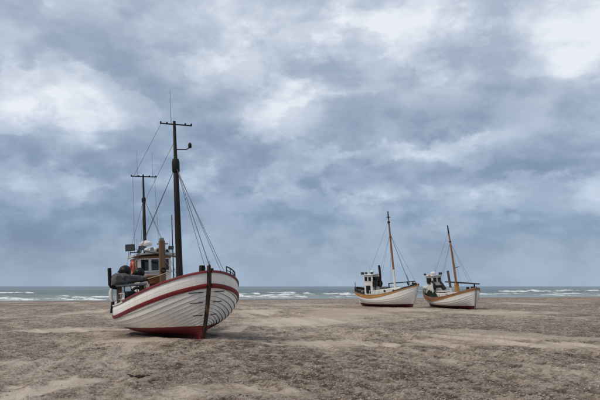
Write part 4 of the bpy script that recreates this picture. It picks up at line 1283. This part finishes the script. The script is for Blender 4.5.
def far_boat_b():
    p = BOATS[2]
    root = put_on(empty('fishing_boat', (0, 0, 0)), p)
    tag(root, 'white fishing boat with brown band and long dark boom, farthest right of the distant pair', 'boat', FLEET)
    paint = hull_paint('third boat hull paint', (.80, .775, .73), (.095, .011, .012), p['wl'])
    make_hull(root, p, 13, paint, 'insidedark', .48, .010, 'lapshadefaint')
    make_backbone(root, p, 'steel', 'red', .22, (), paint)
    for s in (-1, 1):
        band(p, s, lambda t: .03 + 0 * t, lambda t: .10 + .22 * np.clip(1 - np.abs(t + .35) / .8, 0, 1), .05).build('rubbing_strake', 'brown', root, 40)
        band(p, s, lambda t: .135 + .22 * np.clip(1 - np.abs(t + .35) / .8, 0, 1), lambda t: .07 + 0 * t, .06).build('rubbing_strake', 'ochre', root, 40)
        cap_rail(p, s, -1, 1, .10, .06, .07).build('cap_rail', 'brown', root, 40)
    for s in (-1, 1): MB().box((3.6, s * .3, 2.28), (.28, .2, .42), bev=.02).build('bitt', 'tar', root)
    mast = MB().tube([(1.38, 0, 1.1), (1.26, 0, 3.2), (.98, 0, 6.2), (.66, 0, 8.6)], [.125, .12, .105, .08], 12).build('mast', 'mastoak', root, 50)
    MB().tube([(.70, 0, 8.3), (.60, 0, 9.25)], [.088, .06], 10).build('mast_top', 'mastdark', mast, 50)
    MB().box((1.36, 0, 2.15), (.42, .42, 1.5), (0, -.05, 0), bev=.03, taper=.8).build('mast_case', 'ochre', mast)
    MB().tube([(1.15, 0, 4.5), (1.95, .1, 4.62)], .03, 6).build('gaff_jaw', 'tar', mast)
    MB().lathe([(.12, -.06), (.13, 0), (.12, .06)], (.82, 0, 7.4), n=12).build('mast_band', 'black', mast, 40)
    top = (.84, 0, 7.3)
    wire(root, top, (4.3, 0, 2.45), .012); wire(root, top, (3.3, .4, 2.4), .010)
    for x, y in ((-.3, -1.66), (.3, -1.68), (-.3, 1.66), (.3, 1.68)): wire(root, top, (x, y, 1.4), .010)
    wire(root, (.7, 0, 8.5), (-2.6, 0, 3.9), .010)
    MB().tube([(-.6, -.05, 2.98), (2.0, -.05, 2.92), (5.15, 0, 2.80)], [.07, .085, .06], 10).build('boom', 'tar', root, 50)
    MB().box((4.35, 0, 2.6), (.08, .12, .45)).build('boom_crutch', 'tar', root)
    MB().tube([(.45, -.12, 1.2), (.40, -.12, 2.2), (.12, -.12, 4.2)], [.13, .13, .13], 10).build('derrick_post', 'insidedark', root, 50)
    MB().tube([(.46, -.12, 1.2), (.41, -.12, 2.35)], [.15, .15], 10).build('post_sleeve', 'cream', root, 50)
    wh = far_wheelhouse(root, -3.5, -2.25, .62, .85, 3.62)
    mb = MB().tube([(-2.9, 0, 3.65), (-2.9, 0, 3.88)], .04, 8, mi=1); mb.lathe([(.1, 0), (.34, .04), (.34, .14), (.18, .26), (.02, .3)], (-2.9, 0, 3.86), n=16); mb.build('radar_dome', ['white', 'steel'], wh, 40)
    MB().box((-2.6, -.72, 3.72), (.35, .1, .12), bev=.01).build('name_board', 'orange', wh)
    floodlight(wh, (-3.7, -.6, 3.82), (-.2, -1, -.2), .22); floodlight(wh, (-2.2, .5, 3.88), (1, 0, -.2), .24); floodlight(wh, (-2.15, -.6, 3.0), (1, -.3, -.2), .22)
    MB().tube([(-2.8, .25, 3.7), (-2.8, .25, 4.9)], [.014, .007], 5).build('antenna', 'wire', wh)
    cas = deckhouse(root, -2.0, .3, .85, .8, 1.0, 1.0, .75)
    MB().box((-1.0, 0, 1.92), (1.5, 1.2, .14), bev=.03).build('casing_lid', 'cream', cas)
    deckhouse(root, .55, 2.4, .7, .55, 1.15, 1.35, .6)
    mb = MB().lathe([(.40, -.5), (.40, -.46), (.15, -.45), (.15, .45), (.40, .46), (.40, .5)], (-1.75, -.2, 2.45), (.2, 1, 0), 18); mb.box((-1.75, -.72, 2.0), (.12, .08, 1.1)); mb.box((-1.65, .32, 2.0), (.12, .08, 1.1)); mb.build('net_drum', 'black', root, 40)
    mb = MB().tube([(-1.4, -.2, 3.1), (-.6, -.2, 2.2)], [.12, .2], 8); mb.build('hauler_chute', 'black', root, 50)
    mb = MB()
    tt = TAU[TAU < -.45]
    for s in (-1, 1):
        P = hull_pt(p, tt, 1.0, s)
        mb.tube([q + np.array([0, 0, .40]) for q in P], .022, 6)
        for q in P[::3]: mb.tube([q + np.array([0, 0, .05]), q + np.array([0, 0, .40])], .018, 6)
    mb.build('stern_rail', 'black', root, 60)
    # loose gear
    o = net_heap('net', .40, .42, .75, 31, 'net'); loose(root, o, (-3.85, .1, 1.25)); tag(o, 'dark net heap at the stern of the boat with the long boom', 'net')
    o = net_heap('net', .60, .30, 1.0, 33, 'net'); loose(root, o, (-2.45, -.98, .95)); tag(o, 'tall dark net heap beside the wheelhouse of the boat with the long boom', 'net')
    o = net_heap('net', .50, .34, .85, 36, 'green'); loose(root, o, (-1.45, -1.12, .90)); tag(o, 'dark green net heap between wheelhouse and post of the boat with the boom', 'net')
    MB().box((-2.9, -.705, 3.10), (.62, .04, .66), bev=.01).build('window_cover', 'black', wh)
    e = empty('liferaft_canister', (0, 0, 0)); loose(root, e, (-3.75, -.55, 2.25)); tag(e, 'white liferaft canister beside the wheelhouse of the boat with the boom', 'canister')
    MB().lathe([(.20, -.42), (.24, -.37), (.24, .37), (.20, .42)], (0, 0, .05), (1, 0, 0), 16).build('canister_shell', 'white', e, 40)
    for x in (-.22, .22): MB().box((x, 0, -.36), (.07, .30, .50)).build('cradle_foot', 'white', e)
    for i, (x, y, z, mt) in enumerate(((-1.1, -1.2, .92, 'steel'), (-.4, -1.22, .93, 'white'))):
        o = fish_box(mt); loose(root, o, (x, y, z), .1 * i); tag(o, ['grey fish box on the side deck nearer the wheelhouse of the boat with the boom', 'white fish box on the side deck nearer the mast of the boat with the boom'][i], 'fish box', 'fish boxes on the boat with the boom')
    return root


far_boat_a()
far_boat_b()

# ================================================================== small things on the sand
def sand_z(x, y):
    return float(sand(np.array([[x]]), np.array([[y]]))[0][0, 0])


# pebbles and shell grit washed over the sand
ico_v = []; t_ = (1 + 5 ** .5) / 2
for a, b_ in ((-1, t_), (1, t_), (-1, -t_), (1, -t_)): ico_v.append((a, b_, 0))
for a, b_ in ((-1, t_), (1, t_), (-1, -t_), (1, -t_)): ico_v.append((0, a, b_))
for a, b_ in ((t_, -1), (t_, 1), (-t_, -1), (-t_, 1)): ico_v.append((a, 0, b_))
ico_v = np.array(ico_v) / math.hypot(1, t_)
ico_f = np.array([(0, 11, 5), (0, 5, 1), (0, 1, 7), (0, 7, 10), (0, 10, 11), (1, 5, 9), (5, 11, 4), (11, 10, 2), (10, 7, 6), (7, 1, 8), (3, 9, 4), (3, 4, 2), (3, 2, 6), (3, 6, 8), (3, 8, 9), (4, 9, 5), (2, 4, 11), (6, 2, 10), (8, 6, 7), (9, 8, 1)])

# half-buried lump: rounded top, open below where it sits in the sand
lump_v = np.array([(math.cos(a), math.sin(a), -.35) for a in np.arange(5) * 2 * math.pi / 5] + [(.62 * math.cos(a + .6), .62 * math.sin(a + .6), .72) for a in np.arange(3) * 2 * math.pi / 3])
lump_f = np.array([(0, 1, 5), (1, 6, 5), (1, 2, 6), (2, 3, 6), (3, 7, 6), (3, 4, 7), (4, 0, 7), (0, 5, 7), (5, 6, 7)])


def pebbles(name, count, rmin, rmax, cols, seed, label, thr=.05, cat='pebbles', reach=34, flat=(.35, .7), shape=(ico_v, ico_f)):
    bv, bf = shape; nb = len(bv)
    rg = np.random.default_rng(seed)
    y = 8.5 + reach * rg.random(count * 3) ** 1.7
    x = (rg.random(count * 3) * 2 - 1) * (2.5 + y * .62)
    keep = (NB.fbm(x / 3.1 + 60, y / 3.1, 3) + .35 * rg.normal(size=len(x)) > thr)
    for b in BOATS[:1]:
        c, s = math.cos(b['yaw']), math.sin(b['yaw'])
        u = (x - b['X']) * c + (y - b['Y']) * s; w = -(x - b['X']) * s + (y - b['Y']) * c
        keep &= np.hypot(u / (b['L'] / 2 + .3), w / 2.0) > 1
    x, y = x[keep][:count], y[keep][:count]
    z, _, _, sm = sand(x[:, None], y[:, None]); z, sm = z[:, 0], sm[:, 0]
    k = rg.random(len(x)) > np.clip(sm * 1.5, 0, .97)
    x, y, z = x[k], y[k], z[k]
    n_ = len(x)
    r = rmin * (rmax / rmin) ** (rg.random(n_) ** 2.2)
    a = rg.random(n_) * 6.283
    sx, sy, sz = r * rg.uniform(.8, 1.5, n_), r * rg.uniform(.6, 1.0, n_), r * rg.uniform(flat[0], flat[1], n_)
    V = bv[None] * np.stack([sx, sy, sz], -1)[:, None] * rg.uniform(.82, 1.15, (n_, nb, 1))
    X = V[..., 0] * np.cos(a)[:, None] - V[..., 1] * np.sin(a)[:, None] + x[:, None]
    Y = V[..., 0] * np.sin(a)[:, None] + V[..., 1] * np.cos(a)[:, None] + y[:, None]
    Z = V[..., 2] + (z + sz * .25)[:, None]
    f = (bf[None] + nb * np.arange(n_)[:, None, None]).reshape(-1, 3)
    me = bpy.data.meshes.new(name)
    me.vertices.add(n_ * nb); me.vertices.foreach_set('co', np.stack([X, Y, Z], -1).astype(np.float32).ravel())
    me.loops.add(f.size); me.loops.foreach_set('vertex_index', f.ravel().astype(np.int32))
    me.polygons.add(len(f)); me.polygons.foreach_set('loop_start', (np.arange(len(f)) * 3).astype(np.int32))
    me.update(calc_edges=True)
    at = me.attributes.new('tone', 'FLOAT', 'POINT'); at.data.foreach_set('value', np.repeat(rg.random(n_), nb).astype(np.float32))
    mm, nn, bb = new_mat(name)
    tn = nn.add('ShaderNodeAttribute', attribute_name='tone').outputs['Fac']
    nn.put(bb.inputs['Base Color'], nn.ramp(tn, cols)); bb.inputs['Roughness'].default_value = .7
    me.materials.append(mm)
    o = bpy.data.objects.new(name, me); COL.objects.link(o)
    return tag(o, label, cat, kind='stuff')


pebbles('pebbles', 3000, .008, .030, [(0, (.05, .042, .038, 1)), (.55, (.12, .10, .085, 1)), (.8, (.22, .19, .16, 1)), (1, (.45, .42, .37, 1))], 5, 'dark pebbles and shell bits strewn over the brown sand')

pebbles('sand_clods', 62000, .009, .031, [(0, (.14, .104, .078, 1)), (.5, (.27, .208, .158, 1)), (1, (.37, .297, .232, 1))], 15, 'small loose clods of brown sand all over the trodden beach', -.6, 'sand', 30, (.45, .8), (lump_v, lump_f))

# seaweed strand and twig in front of the near boat
c = ground_at(135, 376.5)
e = empty('seaweed_strand', (c.x, c.y, sand_z(c.x, c.y) + .015)); tag(e, 'dark seaweed strand lying on the sand in front of the near boat', 'seaweed')
rg = random.Random(8)
for j in range(5):
    pts, x, y = [], -.20 + .04 * j, .08 - .04 * j
    a = -.35 + rg.uniform(-.25, .25)
    for i in range(9):
        wx, wy = c.x + x, c.y + y
        pts.append((x, y, sand_z(wx, wy) - e.location.z + .022 + .012 * math.sin(i + j)))
        a += rg.uniform(-.25, .25); x += .05 * math.cos(a); y += .05 * math.sin(a)
    MB().tube(pts, [.008 + .009 * math.sin(math.pi * i / 8) for i in range(9)], 6).build('frond', 'kelp', e, 60)
c = ground_at(150, 383)
e = empty('driftwood_stick', (c.x, c.y, sand_z(c.x, c.y) + .02)); tag(e, 'thin dark driftwood stick on the sand right of the seaweed strand', 'stick')
pts = []
for i in range(8):
    t = i / 7; x, y = -.08 + .22 * t, .22 - .55 * t
    pts.append((x, y, sand_z(c.x + x, c.y + y) - e.location.z + .018))
MB().tube(pts, [.010 - .0007 * i for i in range(8)], 7).build('stick_stem', 'tar', e, 60)
MB().tube([pts[2], Vector(pts[2]) + Vector((.08, .03, .02)), Vector(pts[2]) + Vector((.14, .02, .015))], [.007, .006, .004], 6).build('twig', 'tar', e, 60)
